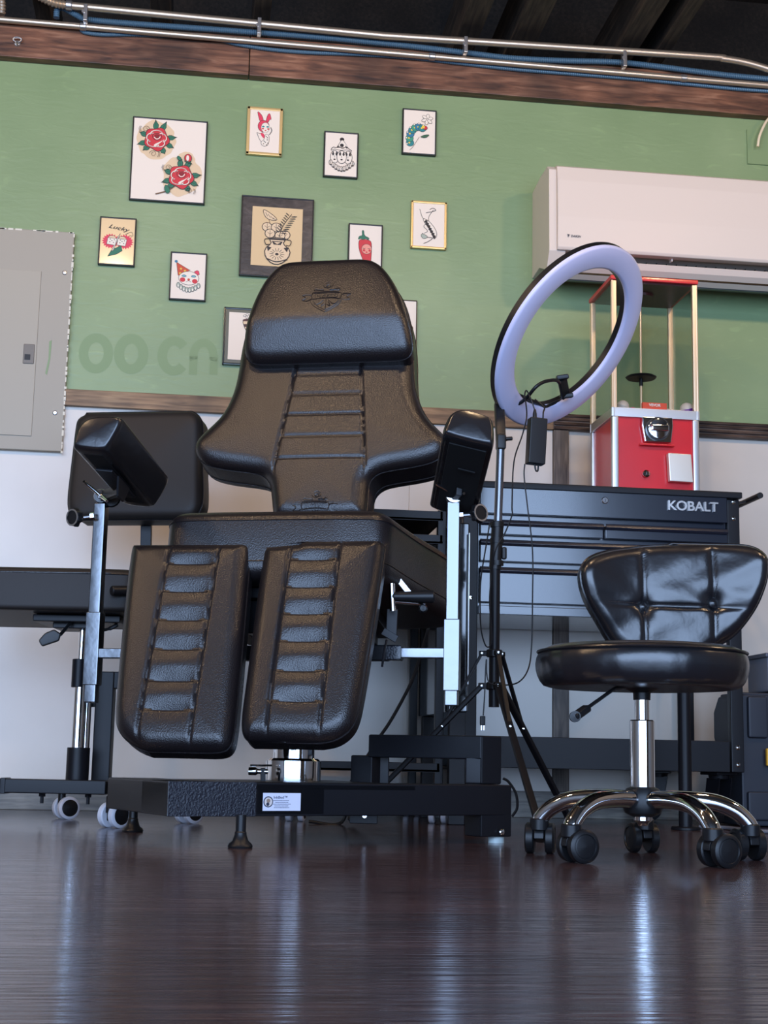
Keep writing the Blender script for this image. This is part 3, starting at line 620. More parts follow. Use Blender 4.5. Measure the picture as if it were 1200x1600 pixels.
A.poly([(0.16, 0.74), (0.2, 0.52), (0.56, 0.64)], 'o', 0, line=0.012); A.poly([(0.14, 0.8), (0.2, 0.52), (0.24, 0.5), (0.54, 0.64)], 'o', 0, line=0.012)
A.ell(0.13, 0.82, 0.045, 0.03, 'b'); A.poly([(0.64, 0.6), (0.8, 0.66), (0.84, 0.52)], 'p', 1, line=0.01)
for x, y in ((0.28, 0.66), (0.26, 0.56), (0.4, 0.62)): A.poly([(x+math.cos(math.pi*i/5+1.57)*(0.05 if i % 2 == 0 else 0.02), y+math.sin(math.pi*i/5+1.57)*(0.034 if i % 2 == 0 else 0.014)) for i in range(10)], 'y')
A.ell(0.52, 0.46, 0.3, 0.15, 'w', line=0.012); A.ell(0.34, 0.42, 0.08, 0.05, 'r'); A.ell(0.7, 0.4, 0.08, 0.05, 'r'); A.ell(0.52, 0.43, 0.04, 0.025, 'o'); A.line([(0.44, 0.37), (0.5, 0.4), (0.54, 0.4), (0.6, 0.37)], 0.01)
for x in (0.38, 0.66): A.poly([(x-0.09, 0.5), (x, 0.54), (x+0.09, 0.5), (x, 0.48)], (110, 170, 180), 1, line=0.01)
for k in range(8): A.ell(0.22+0.085*k, 0.3-0.1*math.sin(math.pi*k/7), 0.05, 0.055, 'l', line=0.012); A.ell(0.22+0.085*k, 0.3-0.1*math.sin(math.pi*k/7)-0.02, 0.02, 0.03, 'w')
t, A = picture('large dark-matted ink drawing of a patterned vase of leaves on tan paper', 378, 304, 487.5, 436.5, M_FBLK, 0.004, paper=M_TAN, matw=0.030, matm=M_MATB)
A.line([(0.42, 0.5), (0.36, 0.7), (0.28, 0.94)], 0.01); A.poly([(0.2, 0.96), (0.28, 0.94), (0.46, 0.84), (0.5, 0.78), (0.34, 0.78), (0.24, 0.84)], 'c', 1, line=0.012)
for k in range(4): A.line([(0.26+0.05*k, 0.91-0.03*k), (0.3+0.06*k, 0.84-0.02*k)], 0.008)
for cx, cy in ((0.3, 0.66), (0.48, 0.66), (0.36, 0.55), (0.66, 0.54), (0.56, 0.52)): A.ell(cx, cy, 0.1, 0.075, 'c', line=0.014); A.line([(cx, cy+0.06), (cx, cy-0.06)], 0.008); A.line([(cx-0.05, cy+0.02), (cx, cy-0.01), (cx+0.05, cy+0.02)], 0.007)
A.line([(0.54, 0.5), (0.62, 0.7), (0.78, 0.9)], 0.012)
for k in range(9):
    f = k/9; x = 0.55+0.22*f; y = 0.56+0.33*f; A.poly([(x, y), (x+0.09, y-0.005), (x+0.16, y+0.01), (x+0.09, y+0.015)], 'k', 1); A.poly([(x, y), (x-0.04, y+0.05), (x-0.09, y+0.07), (x-0.06, y+0.04)], 'k', 1)
A.poly([(0.34, 0.48), (0.68, 0.48), (0.66, 0.44), (0.62, 0.38), (0.78, 0.28), (0.74, 0.14), (0.58, 0.03), (0.42, 0.03), (0.28, 0.14), (0.26, 0.28), (0.4, 0.38), (0.36, 0.44)], 'c', 1, line=0.018)
A.poly([(0.34, 0.47), (0.68, 0.47), (0.67, 0.44), (0.35, 0.44)], 'k'); A.poly([(0.4, 0.42), (0.62, 0.42), (0.58, 0.36), (0.44, 0.36)], 'k'); A.poly([(0.44, 0.405), (0.58, 0.405), (0.51, 0.37)], 'c')
A.poly([(0.3, 0.33), (0.4, 0.31), (0.33, 0.24)], 'k'); A.poly([(0.74, 0.33), (0.64, 0.31), (0.71, 0.24)], 'k'); A.ell(0.51, 0.2, 0.035, 0.022)
for k in range(14):
    an = 2*math.pi*k/14; A.line([(0.51+0.07*math.cos(an), 0.2+0.045*math.sin(an)), (0.51+0.15*math.cos(an), 0.2+0.1*math.sin(an))], 0.008, 'k', 0)
A.line([(0.36, 0.46), (0.26, 0.44), (0.28, 0.36), (0.36, 0.36)], 0.014); A.line([(0.66, 0.46), (0.78, 0.44), (0.76, 0.36), (0.68, 0.36)], 0.014)
A.line([(0.3, 0.12), (0.5, 0.07), (0.72, 0.12)], 0.02)
t, A = picture('small print of a red chili pepper with a face, just above the headrest', 545, 348, 597, 424, M_FBLK, 0.004)
A.poly([(0.28, 0.62), (0.34, 0.68), (0.5, 0.68), (0.66, 0.66), (0.7, 0.58), (0.7, 0.36), (0.68, 0.12), (0.6, 0.04), (0.5, 0.1), (0.4, 0.26), (0.3, 0.44)], 'r', 1, line=0.012)
A.poly([(0.38, 0.88), (0.44, 0.89), (0.46, 0.76), (0.62, 0.72), (0.6, 0.67), (0.5, 0.7), (0.4, 0.66), (0.36, 0.7), (0.26, 0.66), (0.3, 0.75), (0.4, 0.76)], 'g', 1, line=0.012)
A.ell(0.54, 0.46, 0.16, 0.115, (232, 150, 130), line=0.01); A.ell(0.46, 0.43, 0.04, 0.026, 'r'); A.ell(0.64, 0.43, 0.04, 0.026, 'r'); A.line([(0.42, 0.48), (0.46, 0.465), (0.5, 0.48)], 0.012); A.line([(0.58, 0.48), (0.62, 0.465), (0.66, 0.48)], 0.012); A.ell(0.54, 0.39, 0.03, 0.014, 'r')
t, A = picture('small gold-framed ink drawing of a striped curled sea dragon', 643, 312.5, 697.5, 390, M_GOLD, 0.007)
A.line([(0.2, 0.86), (0.3, 0.66), (0.48, 0.58), (0.5, 0.7), (0.64, 0.86)], 0.016); A.poly([(0.3, 0.66), (0.5, 0.6), (0.72, 0.42), (0.78, 0.26), (0.66, 0.16), (0.62, 0.3), (0.5, 0.44), (0.36, 0.54)], 'w', 1, line=0.016)
for k in range(7):
    f = k/7; x = 0.4+0.32*f; y = 0.62-0.4*f; A.poly([(x, y), (x+0.06, y-0.02), (x+0.04-0.02*f, y-0.1), (x-0.05, y-0.05)], 'k')
A.line([(0.52, 0.86), (0.62, 0.9), (0.72, 0.86), (0.62, 0.82), (0.5, 0.8), (0.4, 0.78)], 0.018); A.line([(0.3, 0.3), (0.42, 0.22), (0.62, 0.2), (0.5, 0.12), (0.34, 0.06)], 0.02); A.poly([(0.3, 0.3), (0.24, 0.24), (0.34, 0.16), (0.5, 0.22)], 'l', 1, line=0.014); A.line([(0.42, 0.54), (0.34, 0.46), (0.46, 0.36), (0.36, 0.3)], 0.014)
t, A = picture('glossy black frame half hidden behind the headrest, leg in a red high heel', 350.5, 479, 444, 574, M_FGREEN, 0.006, matw=0.010, matm=mat('grey_green_mat', rgb(100, 98, 80), 0.3))
A.line([(0.32, 0.95), (0.37, 0.86)], 0.04, 'k', 0); A.line([(0.32, 0.95), (0.37, 0.86)], 0.025, 'w', 0); A.ell(0.30, 0.94, 0.03, 0.02, 'w', line=0.008); A.ell(0.35, 0.965, 0.03, 0.02, 'w', line=0.008)
A.poly([(0.26, 0.84), (0.46, 0.87), (0.46, 0.7), (0.42, 0.5), (0.38, 0.24), (0.32, 0.22), (0.33, 0.42), (0.35, 0.6), (0.29, 0.72)], 'c', 1, line=0.012)
A.ell(0.36, 0.855, 0.1, 0.03, (80, 40, 36), rot=8); A.poly([(0.285, 0.76), (0.45, 0.78), (0.45, 0.72), (0.3, 0.7)], (70, 40, 40)); 
for k in range(6): A.line([(0.33, 0.66-k*0.07), (0.42, 0.62-k*0.07)], 0.008); A.line([(0.42, 0.66-k*0.07), (0.34, 0.62-k*0.07)], 0.008)
A.poly([(0.31, 0.23), (0.38, 0.24), (0.5, 0.08), (0.56, 0.05), (0.44, 0.05), (0.36, 0.16), (0.32, 0.15)], 'r', 1); A.line([(0.32, 0.2), (0.31, 0.06)], 0.014, 'r', 0)
t, A = picture('small brown-edged sketch of fingers, mostly hidden behind the right of the headrest', 597, 466, 651, 542, mat('brown_edge_frame', rgb(70, 48, 30), 0.5), 0.003)
for k in range(4): A.line([(0.3+0.06*k, 0.6), (0.42+0.08*k, 0.78-0.05*k), (0.5+0.07*k, 0.62-0.03*k)], 0.018, 'n'); A.line([(0.5, 0.5-0.04*k), (0.75, 0.56-0.06*k), (0.92, 0.4-0.02*k)], 0.018, 'n')
for t, A in PICS: obj('drawing', A.mb, None, t)
# ================================================================== AIR CONDITIONER
YF = W-0.235
a = PY(874, 253, YF+0.012); b = PY(868, 388, YF); XL = (a.x+b.x)/2; XR = XL+0.98
z_top = a.z+0.002; z_pb = b.z; z_bot = PY(858, 434, W-0.02).z
t = thing('air_conditioner', 'white wall-mounted split air conditioner on the green wall, upper right', 'air conditioner', ((XL+XR)/2, W, z_bot))
def sect(pts, x0, x1, mb, m=None, bev=0.0):   # pts (y, z) profile extruded along x
    Mx = Matrix(((0, 0, 1, x0), (1, 0, 0, 0), (0, 1, 0, 0), (0, 0, 0, 1))); mb.prism(pts, x1-x0, Mx, bev, m)
xb0 = XL-0.012
prof = [(W, z_top-0.012), (W-0.10, z_top-0.002), (YF+0.045, z_top-0.004), (YF+0.022, z_top-0.022), (YF+0.016, z_pb), (YF+0.05, z_pb-0.05), (W-0.09, z_bot+0.004), (W, z_bot)]
mb = MB(); sect(prof, xb0-0.010, XL+0.028, mb, bev=0.003); sect(prof, XR-0.028, XR+0.012, mb, bev=0.003)
prof2 = [(W, z_top-0.014), (W-0.10, z_top-0.004), (YF+0.05, z_top-0.006), (YF+0.035, z_top-0.02), (YF+0.035, z_pb+0.01), (W-0.10, z_pb+0.0), (W-0.10, z_bot+0.03), (W-0.06, z_bot+0.002), (W, z_bot)]
sect(prof2, XL+0.026, XR-0.026, mb); obj('housing', mb, M_AC, t)
mb = MB(); pf = [(YF+0.03, z_top-0.006), (YF+0.012, z_top-0.016), (YF+0.004, z_top-0.06), (YF, z_pb+0.10), (YF+0.002, z_pb+0.008), (YF+0.007, z_pb), (YF+0.034, z_pb)]
sect(pf, XL, XR, mb, bev=0.0022); pn = obj('front_panel', mb, M_AC, t, angle=50)
mb = MB(); c = PY(900, 369, YF-0.0005); Mx = frame(c, (1, 0, 0), (0, 0, 1)); text_mb(mb, 'DAIKIN', Mx, 0.01, 0.0006, fit=(0.030, 0.0065), shear=0.25, bold=0.0002)
mb.prism([(-0.026, 0.005), (-0.020, 0.0045), (-0.0235, -0.005)], 0.0005, Mx); mb.prism([(-0.0215, 0.001), (-0.017, 0.0055), (-0.018, 0.0035), (-0.0225, -0.003)], 0.0005, Mx); obj('logo', mb, mat('logo_grey', rgb(80, 82, 88), 0.4), pn)
mb = MB(); mb.box(((XL+XR)/2, YF+0.105, z_pb-0.022), (XR-XL-0.06, 0.01, 0.062), m=M_FBLK)
for k in range(30): mb.box((XL+0.045+k*(XR-XL-0.09)/29, YF+0.085, z_pb-0.012), (0.002, 0.02, 0.028), m=M_PLASTIC)
obj('air_outlet', mb, None, t)
mb = MB(); sect([(YF+0.030, z_pb-0.019), (YF+0.034, z_pb-0.017), (YF+0.048, z_pb-0.030), (YF+0.062, z_pb-0.045), (YF+0.058, z_pb-0.048), (YF+0.040, z_pb-0.036)], XL+0.03, XR-0.03, mb, bev=0.0006); obj('louver', mb, M_AC, t)
mb = MB(); sect([(YF+0.068, z_pb-0.052), (YF+0.072, z_pb-0.049), (YF+0.090, z_pb-0.056), (YF+0.088, z_pb-0.060)], XL+0.03, XR-0.03, mb); obj('louver', mb, M_AC, t)
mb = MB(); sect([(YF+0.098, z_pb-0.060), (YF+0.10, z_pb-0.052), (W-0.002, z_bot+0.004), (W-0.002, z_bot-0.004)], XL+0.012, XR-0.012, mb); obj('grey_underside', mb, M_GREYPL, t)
for px in (1047, 1212):
    q = PY(px, 404+0.05*(px-1047), YF+0.035); mb = MB(); mb.box(q, (0.014, 0.012, 0.008), bev=0.002); mb.box(q+Vector((0.003, 0, -0.006)), (0.004, 0.02, 0.012), bev=0.001); obj('louver_hinge', mb, M_AC, t)

# ================================================================== TOOL CART
YC = 3.78; YCB = W-0.035
cx0 = PY(748, 850, YC).x; cx1 = PY(1137, 850, YC).x; px0 = PY(724, 850, YC).x; px1 = PY(1157, 850, YC).x
zt = PY(960, 762, YC).z; ztb = PY(960, 772, YC).z; zcb = PY(800, 961, YC).z
t = thing('tool_cart', 'black rolling tool cart with drawers and a lower shelf, behind the swivel stool', 'tool cart', ((px0+px1)/2, (YC+YCB)/2, 0))
mb = MB(); mb.box(((cx0+cx1)/2, (YC+YCB)/2+0.006, (zcb+ztb)/2), (cx1-cx0, YCB-YC-0.012, ztb-zcb-0.002), bev=0.002); obj('cabinet', mb, M_CART, t)
mb = MB(); xa = PY(785, 757, YC-0.012).x-0.09; xb = PY(1160, 771, YC-0.012).x
mb.box(((xa+xb)/2, (YC+YCB)/2-0.006, (zt+ztb)/2+0.001), (xb-xa, YCB-YC+0.014, zt-ztb), bev=0.003); top = obj('top', mb, M_BLACK, t)
def drawer(x0, x1, py0, py1, pxr, lip=True, name='drawer'):
    z1 = PY(pxr, py0, YC).z; z0 = PY(pxr, py1, YC).z
    mb = MB(); mb.box(((x0+x1)/2, YC-0.003, (z0+z1)/2), (x1-x0, 0.012, z1-z0), bev=0.002); d = obj(name, mb, M_CART, t)
    if lip:
        h = MB(); Mx = Matrix(((0, 0, 1, x0), (1, 0, 0, 0), (0, 1, 0, 0), (0, 0, 0, 1)))
        zz = z1+0.002; pr = [(YC+0.004, zz+0.010), (YC-0.004, zz+0.014), (YC-0.014, zz+0.011), (YC-0.017, zz+0.003), (YC-0.012, zz-0.003), (YC-0.010, zz+0.003), (YC-0.002, zz+0.006)]
        h.prism(pr, x1-x0, Mx, 0.0008); obj('handle', h, M_CART, d, angle=60)
    return d
xm = PY(943, 835, YC).x
d0 = drawer(cx0+0.003, cx1-0.003, 768, 808, 900, False)
drawer(cx0+0.003, xm-0.003, 828, 842, 943); drawer(xm+0.003, cx1-0.003, 828, 842, 943)
drawer(cx0+0.003, cx1-0.003, 857, 882, 900); drawer(cx0+0.003, cx1-0.003, 898, 944, 850); 
mb = MB(); z1 = PY(850, 949, YC).z; mb.box(((cx0+cx1)/2, YC-0.001, (z1+zcb)/2), (cx1-cx0, 0.01, z1-zcb), bev=0.002); obj('bottom_rail', mb, M_CART, t)
mb = MB(); c = PY(1083, 791, YC-0.012); text_mb(mb, 'KOBALT', frame(c, (1, 0, 0), (0, 0, 1)), 0.03, 0.005, fit=(PY(1123, 792, YC).x-PY(1045, 790, YC).x, 0.0265), bold=0.0006); obj('logo', mb, mat('chromed_lettering', rgb(215, 210, 205), 0.25, 0.9), d0)
mb = MB(); c = PY(945, 782, YC-0.009); mb.lathe(c, [(0, 0.004), (0.0075, 0.004), (0.0095, 0.002), (0.0095, 0)], (0, -1, 0), 20, M_CHROME); mb.box(c+Vector((0, -0.0045, 0)), (0.0015, 0.001, 0.008), m=M_FBLK); obj('lock', mb, None, d0)
zsb = PY(1000, 1204, YC).z; zst = PY(1000, 1155, YC).z
for x0, x1 in ((px0, cx0-0.001), (cx1+0.001, px1)):
    for yy in (YC+0.002, YCB-0.03):
        mb = MB(); mb.box(((x0+x1)/2, yy+0.014, (ztb+zsb)/2), (x1-x0, 0.028, ztb-zsb), bev=0.003); lg = obj('corner_post', mb, M_BLACK, t)
        if yy < YCB-0.05:
            for py in ((784, 810) if x0 > 0.8 else (948,)) + (1168, 1195):
                if x0 < 0.8 and py > 1000: continue
                s_ = MB(); screw(s_, Vector(((x0+x1)/2, YC+0.002, PY(1142, py, YC).z)), (0, -1, 0), 0.0065); obj('bolt', s_, M_CHROME, lg)
mb = MB(); mb.box(((px0+px1)/2, YC+0.012, (zst+zsb)/2), (cx1-cx0, 0.016, zst-zsb), bev=0.002); mb.box(((px0+px1)/2, (YC+YCB)/2, zsb+0.012), (cx1-cx0, YCB-YC-0.03, 0.012), bev=0.002)
mb.box(((px0+px1)/2, YCB-0.014, (zst+zsb)/2), (cx1-cx0, 0.016, zst-zsb), bev=0.002); obj('lower_shelf', mb, M_BLACK, t)
# side handle
mb = MB(); h0 = PY(1188, 774, YC-0.03); zz = h0.z; mb.tube([(h0.x, YC-0.03, zz), (h0.x, YCB-0.03, zz)], 0.0085, 14)
for yy in (YC+0.06, YCB-0.06): mb.bar((px1-0.002, yy, zz-0.012), (h0.x, yy, zz), 0.012, 0.008)
obj('side_handle', mb, M_PLASTIC, t)
# casters of the cart
def big_caster(parent, x, y, zt_, r, yaw=0.3):
    rot = Matrix.Rotation(yaw, 3, 'Z'); mb = MB(); q = Vector((x, y, 0))
    mb.box(q+Vector((0, 0, zt_-0.004)), (0.07, 0.07, 0.008), rot, 0.002); mb.lathe(q, [(0, zt_-0.02), (0.026, zt_-0.018), (0.028, zt_-0.008), (0, zt_-0.006)], n=20)
    for s_ in (-1, 1): mb.prism([(-0.026, zt_-0.016), (0.026, zt_-0.016), (0.030+0.012, r*0.9), (0.016, r*0.6), (-0.012, r*1.1)], 0.003, Matrix.Translation(q) @ rot.to_4x4() @ Matrix(((0, 0, 1, s_*0.02), (1, 0, 0, 0), (0, 1, 0, 0), (0, 0, 0, 1))))
    b = obj('caster', mb, M_BLACK, parent); w = MB(); ax = rot @ Vector((1, 0, 0)); c = q+rot @ Vector((0, 0.026, 0))+Vector((0, 0, r))
    w.lathe(c-ax*0.015, [(0, 0), (r*0.5, 0.0), (r*0.8, 0.002), (r, 0.006), (r, 0.024), (r*0.8, 0.028), (r*0.5, 0.030), (0, 0.030)], ax, 28); obj('wheel', w, M_PLASTIC, b)
zcast = zsb
for x, y, yw in ((px0+0.055, YC+0.06, 0.9), (px1-0.05, YC+0.06, 0.35), (px0+0.055, YCB-0.08, -0.5), (px1-0.13, YCB-0.09, 1.2)): big_caster(t, x, y, zcast, 0.036, yw)

# ================================================================== CAPSULE VENDING MACHINE on the cart
YG = YC+0.05; gx0 = PY(957, 700, YG).x; gx1 = PY(1093, 700, YG).x; gd = 0.225; YGB = YG+gd; gz0 = zt+0.0012
gzt = PY(1020, 437, YG).z; gzb = PY(1020, 652, YG).z; gzb2 = PY(1020, 640, YG).z
t = thing('capsule_vending_machine', 'red capsule vending machine with clear upper case, standing on the tool cart', 'vending machine', ((gx0+gx1)/2, (YG+YGB)/2, gz0))
mb = MB(); mb.box(((gx0+gx1)/2, (YG+YGB)/2, (gz0+gzb)/2), (gx1-gx0-0.012, gd-0.012, gzb-gz0), bev=0.002); mb.box(((gx0+gx1)/2, (YG+YGB)/2, gz0+0.003), (gx1-gx0+0.006, gd+0.006, 0.006), bev=0.001); body = obj('base_box', mb, M_RED, t)
for x in (gx0, gx1):
    for y in (YG, YGB):
        sx_ = 1 if x == gx0 else -1; sy = 1 if y == YG else -1
        mb = MB(); mb.box((x+sx_*0.009, y+sy*0.009, (gz0+gzb)/2+0.003), (0.018, 0.018, gzb-gz0-0.008), bev=0.003); obj('base_corner_post', mb, M_ALU, t)
        mb = MB(); mb.box((x+sx_*0.007, y+sy*0.007, (gzb2+gzt-0.008)/2), (0.014, 0.014, gzt-0.008-gzb2), bev=0.002)
        mb.tube([(x+sx_*0.002, y+sy*0.002, gzb2), (x+sx_*0.002, y+sy*0.002, gzt-0.008)], 0.003, 8); obj('upper_corner_post', mb, M_BRASS, t)
mb = MB()
for y in (YG+0.003, YGB-0.003): mb.box(((gx0+gx1)/2, y, (gzb+gzb2)/2), (gx1-gx0+0.004, 0.008, gzb2-gzb+0.004), bev=0.001)
for x in (gx0+0.003, gx1-0.003): mb.box((x, (YG+YGB)/2, (gzb+gzb2)/2), (0.008, gd+0.004, gzb2-gzb+0.004), bev=0.001)
mb.box(((gx0+gx1)/2, (YG+YGB)/2, gzb2-0.006), (gx1-gx0-0.01, gd-0.01, 0.004)); obj('middle_band', mb, M_ALU, t)
mb = MB(); mb.box(((gx0+gx1)/2, (YG+YGB)/2, gzt), (gx1-gx0+0.006, gd+0.006, 0.012), bev=0.002, m=M_RED); mb.box(((gx0+gx1)/2, (YG+YGB)/2, gzt-0.008), (gx1-gx0-0.02, gd-0.02, 0.006), m=M_DARKRED); mb.lathe(((gx0+gx1)/2, (YG+YGB)/2, gzt-0.018), [(0.0, 0), (0.03, 0), (0.034, 0.01)], n=24, m=M_DARKRED); obj('lid', mb, None, t)
for nm, c, s_ in (('f', ((gx0+gx1)/2, YG+0.004, (gzb2+gzt)/2), (gx1-gx0-0.028, 0.002, gzt-gzb2-0.012)), ('b', ((gx0+gx1)/2, YGB-0.004, (gzb2+gzt)/2), (gx1-gx0-0.028, 0.002, gzt-gzb2-0.012)), ('l', (gx0+0.004, (YG+YGB)/2, (gzb2+gzt)/2), (0.002, gd-0.028, gzt-gzb2-0.012)), ('r', (gx1-0.004, (YG+YGB)/2, (gzb2+gzt)/2), (0.002, gd-0.028, gzt-gzb2-0.012))):
    mb = MB(); mb.box(c, s_); obj('clear_pane', mb, M_GLASS, t)
gcx = (gx0+gx1)/2-0.006; gcy = (YG+YGB)/2
mb = MB(); mb.tube([(gcx, gcy, gzb2), (gcx, gcy, gzt-0.01)], 0.0035, 10); obj('center_rod', mb, M_BRASS, t)
dz_ = PY(1006, 590, gcy).z; mb = MB(); mb.lathe((gcx, gcy, dz_), [(0, -0.004), (0.040, -0.004), (0.044, 0), (0.040, 0.003), (0.01, 0.006), (0, 0.006)], n=36); mb.cyl((gcx, gcy, dz_-0.025), (gcx, gcy, dz_), 0.0055, 14); obj('baffle_disc', mb, M_PLASTIC, t)
# coin mechanism
c = PY(1027, 671, YG-0.006); mz = 0.034
mb = MB(); Mx = frame(c+Vector((0, 0.006, 0)), (1, 0, 0), (0, 0, 1)); mb.prism([(-0.043, 0.034), (0.043, 0.034), (0.044, 0.010), (0.038, -0.036), (-0.036, -0.036), (-0.044, 0.010)], 0.010, Mx, 0.0025); cm_ = obj('coin_mechanism', mb, M_CHROME, t)
mb = MB(); cc = c+Vector((0, -0.004, 0)); mb.lathe(cc, [(0.033, 0), (0.033, 0.006), (0.029, 0.006), (0.029, 0.0)], (0, -1, 0), 36, M_FBLK); mb.lathe(cc, [(0.029, 0), (0.029, 0.010), (0.026, 0.012), (0, 0.012)], (0, -1, 0), 36, M_CHROME); mb.box(cc+Vector((0, -0.018, 0)), (0.050, 0.014, 0.018), bev=0.004, m=M_CHROME); obj('knob', mb, None, cm_)
mb = MB(); mb.box(c+Vector((0, 0.003, -0.043)), (0.098, 0.010, 0.006), bev=0.002); obj('coin_ledge', mb, M_RED, t)
dcx = PY(1062, 730, YG-0.01)
mb = MB(); Mx = frame(Vector((dcx.x, YG+0.004, dcx.z)), (1, 0, 0), (0, 0, 1)); a_ = [(-0.034, 0.038), (0.032, 0.037), (0.037, -0.042), (-0.030, -0.041)]; mb.prism(a_, 0.02, Mx, 0.003); obj('chute_door', mb, mat('satin_chute_metal', rgb(214, 204, 190), 0.35, 0.55), t)
lk = PY(1010, 740, YG-0.002); mb = MB(); mb.lathe(lk+Vector((0, 0.004, 0)), [(0, 0.008), (0.006, 0.008), (0.010, 0.005), (0.0105, 0)], (0, -1, 0), 20, M_CHROME); mb.box(lk+Vector((0, -0.005, 0)), (0.0015, 0.001, 0.007), m=M_FBLK); obj('lock', mb, None, t)
cap_w = glass_mat('clear_capsule', (0.85, 0.83, 0.82), 0.1)
def capsule(px, py, y, r, c1, c2, label, tilt):
    q = PY(px, py, y); q.z = gzb2-0.004+r; t2 = thing('toy_capsule', label, 'capsule', q-Vector((0, 0, r)), 'capsules in the vending machine'); ax = Vector((math.sin(tilt), -0.2, math.cos(tilt))).normalized()
    h1 = [(r*math.sin(a), r*math.cos(a)) for a in [math.pi/2*k/8 for k in range(9)]]
    mb = MB(); mb.lathe(q, h1, ax, 28); obj('dome', mb, c1, t2)
    h2 = [(r*math.sin(a), r*math.cos(a)) for a in [math.pi/2+math.pi/2*k/8 for k in range(9)]]+[]; mb = MB(); mb.lathe(q, [(r*1.03, 0.002), (r*1.03, -0.002)]+h2, ax, 28); obj('cup', mb, c2, t2)
mk = mat('milky_capsule', rgb(214, 200, 188), 0.3); ppl = mat('purple_capsule', rgb(110, 40, 140), 0.3); pk = mat('pink_capsule', rgb(224, 60, 130), 0.3); gw = mat('clear_grey_capsule', rgb(188, 180, 170), 0.25)
capsule(973, 634, YG+0.04, 0.018, mk, gw, 'milky clear capsule nearest the left post of the vending machine', 0.3)
capsule(988, 640, YG+0.08, 0.014, pk, pk, 'small pink capsule just left of the orange box', 0.1)
capsule(1073, 634, YG+0.045, 0.020, mk, ppl, 'purple capsule with milky dome at the right of the case', -0.25)
capsule(1043, 638, YG+0.10, 0.017, mk, mat('yellow_capsule', rgb(214, 190, 130), 0.3), 'yellowish capsule just behind the right side of the orange box', 0.5)
# small orange box in the case
q = PY(1022, 633, YG+0.022); w_ = PY(1041, 633, YG+0.022).x-PY(1003, 633, YG+0.022).x; q.z = gzb2-0.003+0.013
t2 = thing('small_box', 'small orange and black box with white lettering inside the vending machine', 'box', (q.x, q.y, q.z-0.013))
mb = MB(); mb.box(q+Vector((0, 0, 0.004)), (w_, 0.012, 0.020), bev=0.001, m=mat('orange_card', rgb(232, 84, 56), 0.5)); mb.box(q+Vector((0, 0, -0.009)), (w_, 0.0122, 0.008), m=mat('dark_card', rgb(50, 48, 46), 0.5)); obj('carton', mb, None, t2)
mb = MB(); Mx = frame(q+Vector((0, -0.0065, 0.007)), (1, 0, 0), (0, 0, 1)); text_mb(mb, 'VEVOR', Mx, 0.01, 0.0004, fit=(0.034, 0.008), bold=0.0003); mb.box(q+Vector((0.004, -0.0063, -0.006)), (0.035, 0.0003, 0.0012)); mb.box(q+Vector((0.0, -0.0063, -0.010)), (0.048, 0.0003, 0.0014)); obj('lettering', mb, mat('white_print', rgb(240, 230, 225), 0.5), t2)

# ================================================================== RING LIGHT ON A TRIPOD
YT = PD(772, 1070, 3.5).y; B0 = PD(772, 1070, 3.5); B1 = PP(783, 660, B0, fwd_h)
ringc = PD(891, 528, 3.52)
n_ = (c_r*0.625 + c_u*(-0.528) - c_f*0.575).normalized(); RO = 0.249*3.52/3.52
t = thing('ring_light', 'ring light with frosted face on a black tripod, beside the vending machine', 'ring light', (B0.x, B0.y, 0))
u_ = n_.cross(Vector((0, 0, 1))).normalized(); v_ = u_.cross(n_)
def ringpt(a, r, off=0.0): return ringc + (u_*math.cos(a)+v_*math.sin(a))*r + n_*off
mb = MB(); nseg = 96
def sweep_ring(prof, mb, m=None):
    vs = []; fs = []; k = len(prof)
    for i in range(nseg):
        a = 2*math.pi*i/nseg
        for r, o_ in prof: vs.append(ringpt(a, r, o_))
    for i in range(nseg):
        for j in range(k): a0 = i*k+j; b0 = ((i+1) % nseg)*k+j; a1 = i*k+(j+1) % k; b1 = ((i+1) % nseg)*k+(j+1) % k; fs.append([a0, b0, b1, a1])
    mb.add(vs, fs, m)
ri = RO*0.762
sweep_ring([(RO, -0.002), (RO+0.001, -0.016), (RO-0.006, -0.022), (ri+0.006, -0.022), (ri-0.001, -0.016), (ri, -0.002)], mb); obj('ring_housing', mb, M_PLASTIC, t)
mb = MB(); sweep_ring([(RO, -0.002), (RO, 0.004), (RO-0.006, 0.009), ((RO+ri)/2, 0.012), (ri+0.006, 0.009), (ri, 0.004), (ri, -0.002)], mb); obj('diffuser', mb, M_DIFF, t, angle=60)
# pole
mb = MB(); zc0 = PD(772, 1020, 3.5).z; Bt = Vector((B0.x+0.012, B0.y, PD(775, 760, 3.5).z)); P_ = Vector((B0.x, B0.y, 0))
pz = lambda py: PD(772, py, 3.5).z
mb.tube([(B0.x, B0.y, pz(1105)), (B0.x, B0.y, pz(885))], 0.0125, 18, m=M_BLACK); mb.tube([(B0.x, B0.y, pz(890)), (B0.x+0.006, B0.y, pz(815))], 0.0145, 18, m=M_PLASTIC); mb.tube([(B0.x+0.006, B0.y, pz(822)), (B0.x+0.012, B0.y, pz(690))], 0.010, 14, m=mat('grey_metal_tube', rgb(120, 122, 128), 0.25, 0.8))
for py in (820, 845, 880): mb.cyl((B0.x+0.004, B0.y, pz(py)-0.006), (B0.x+0.004, B0.y, pz(py)+0.006), 0.0165, 20, m=M_PLASTIC)
mb.box((B0.x+0.022, B0.y, pz(864)), (0.012, 0.014, 0.03), bev=0.004, m=M_PLASTIC)
obj('pole', mb, None, t)
mb = MB(); tp = Vector((B0.x+0.012, B0.y, pz(690))); low = ringc + (tp-ringc) - n_*((tp-ringc).dot(n_)); lowd = (low-ringc).normalized(); lp = ringc+lowd*(RO-0.01)-n_*0.02
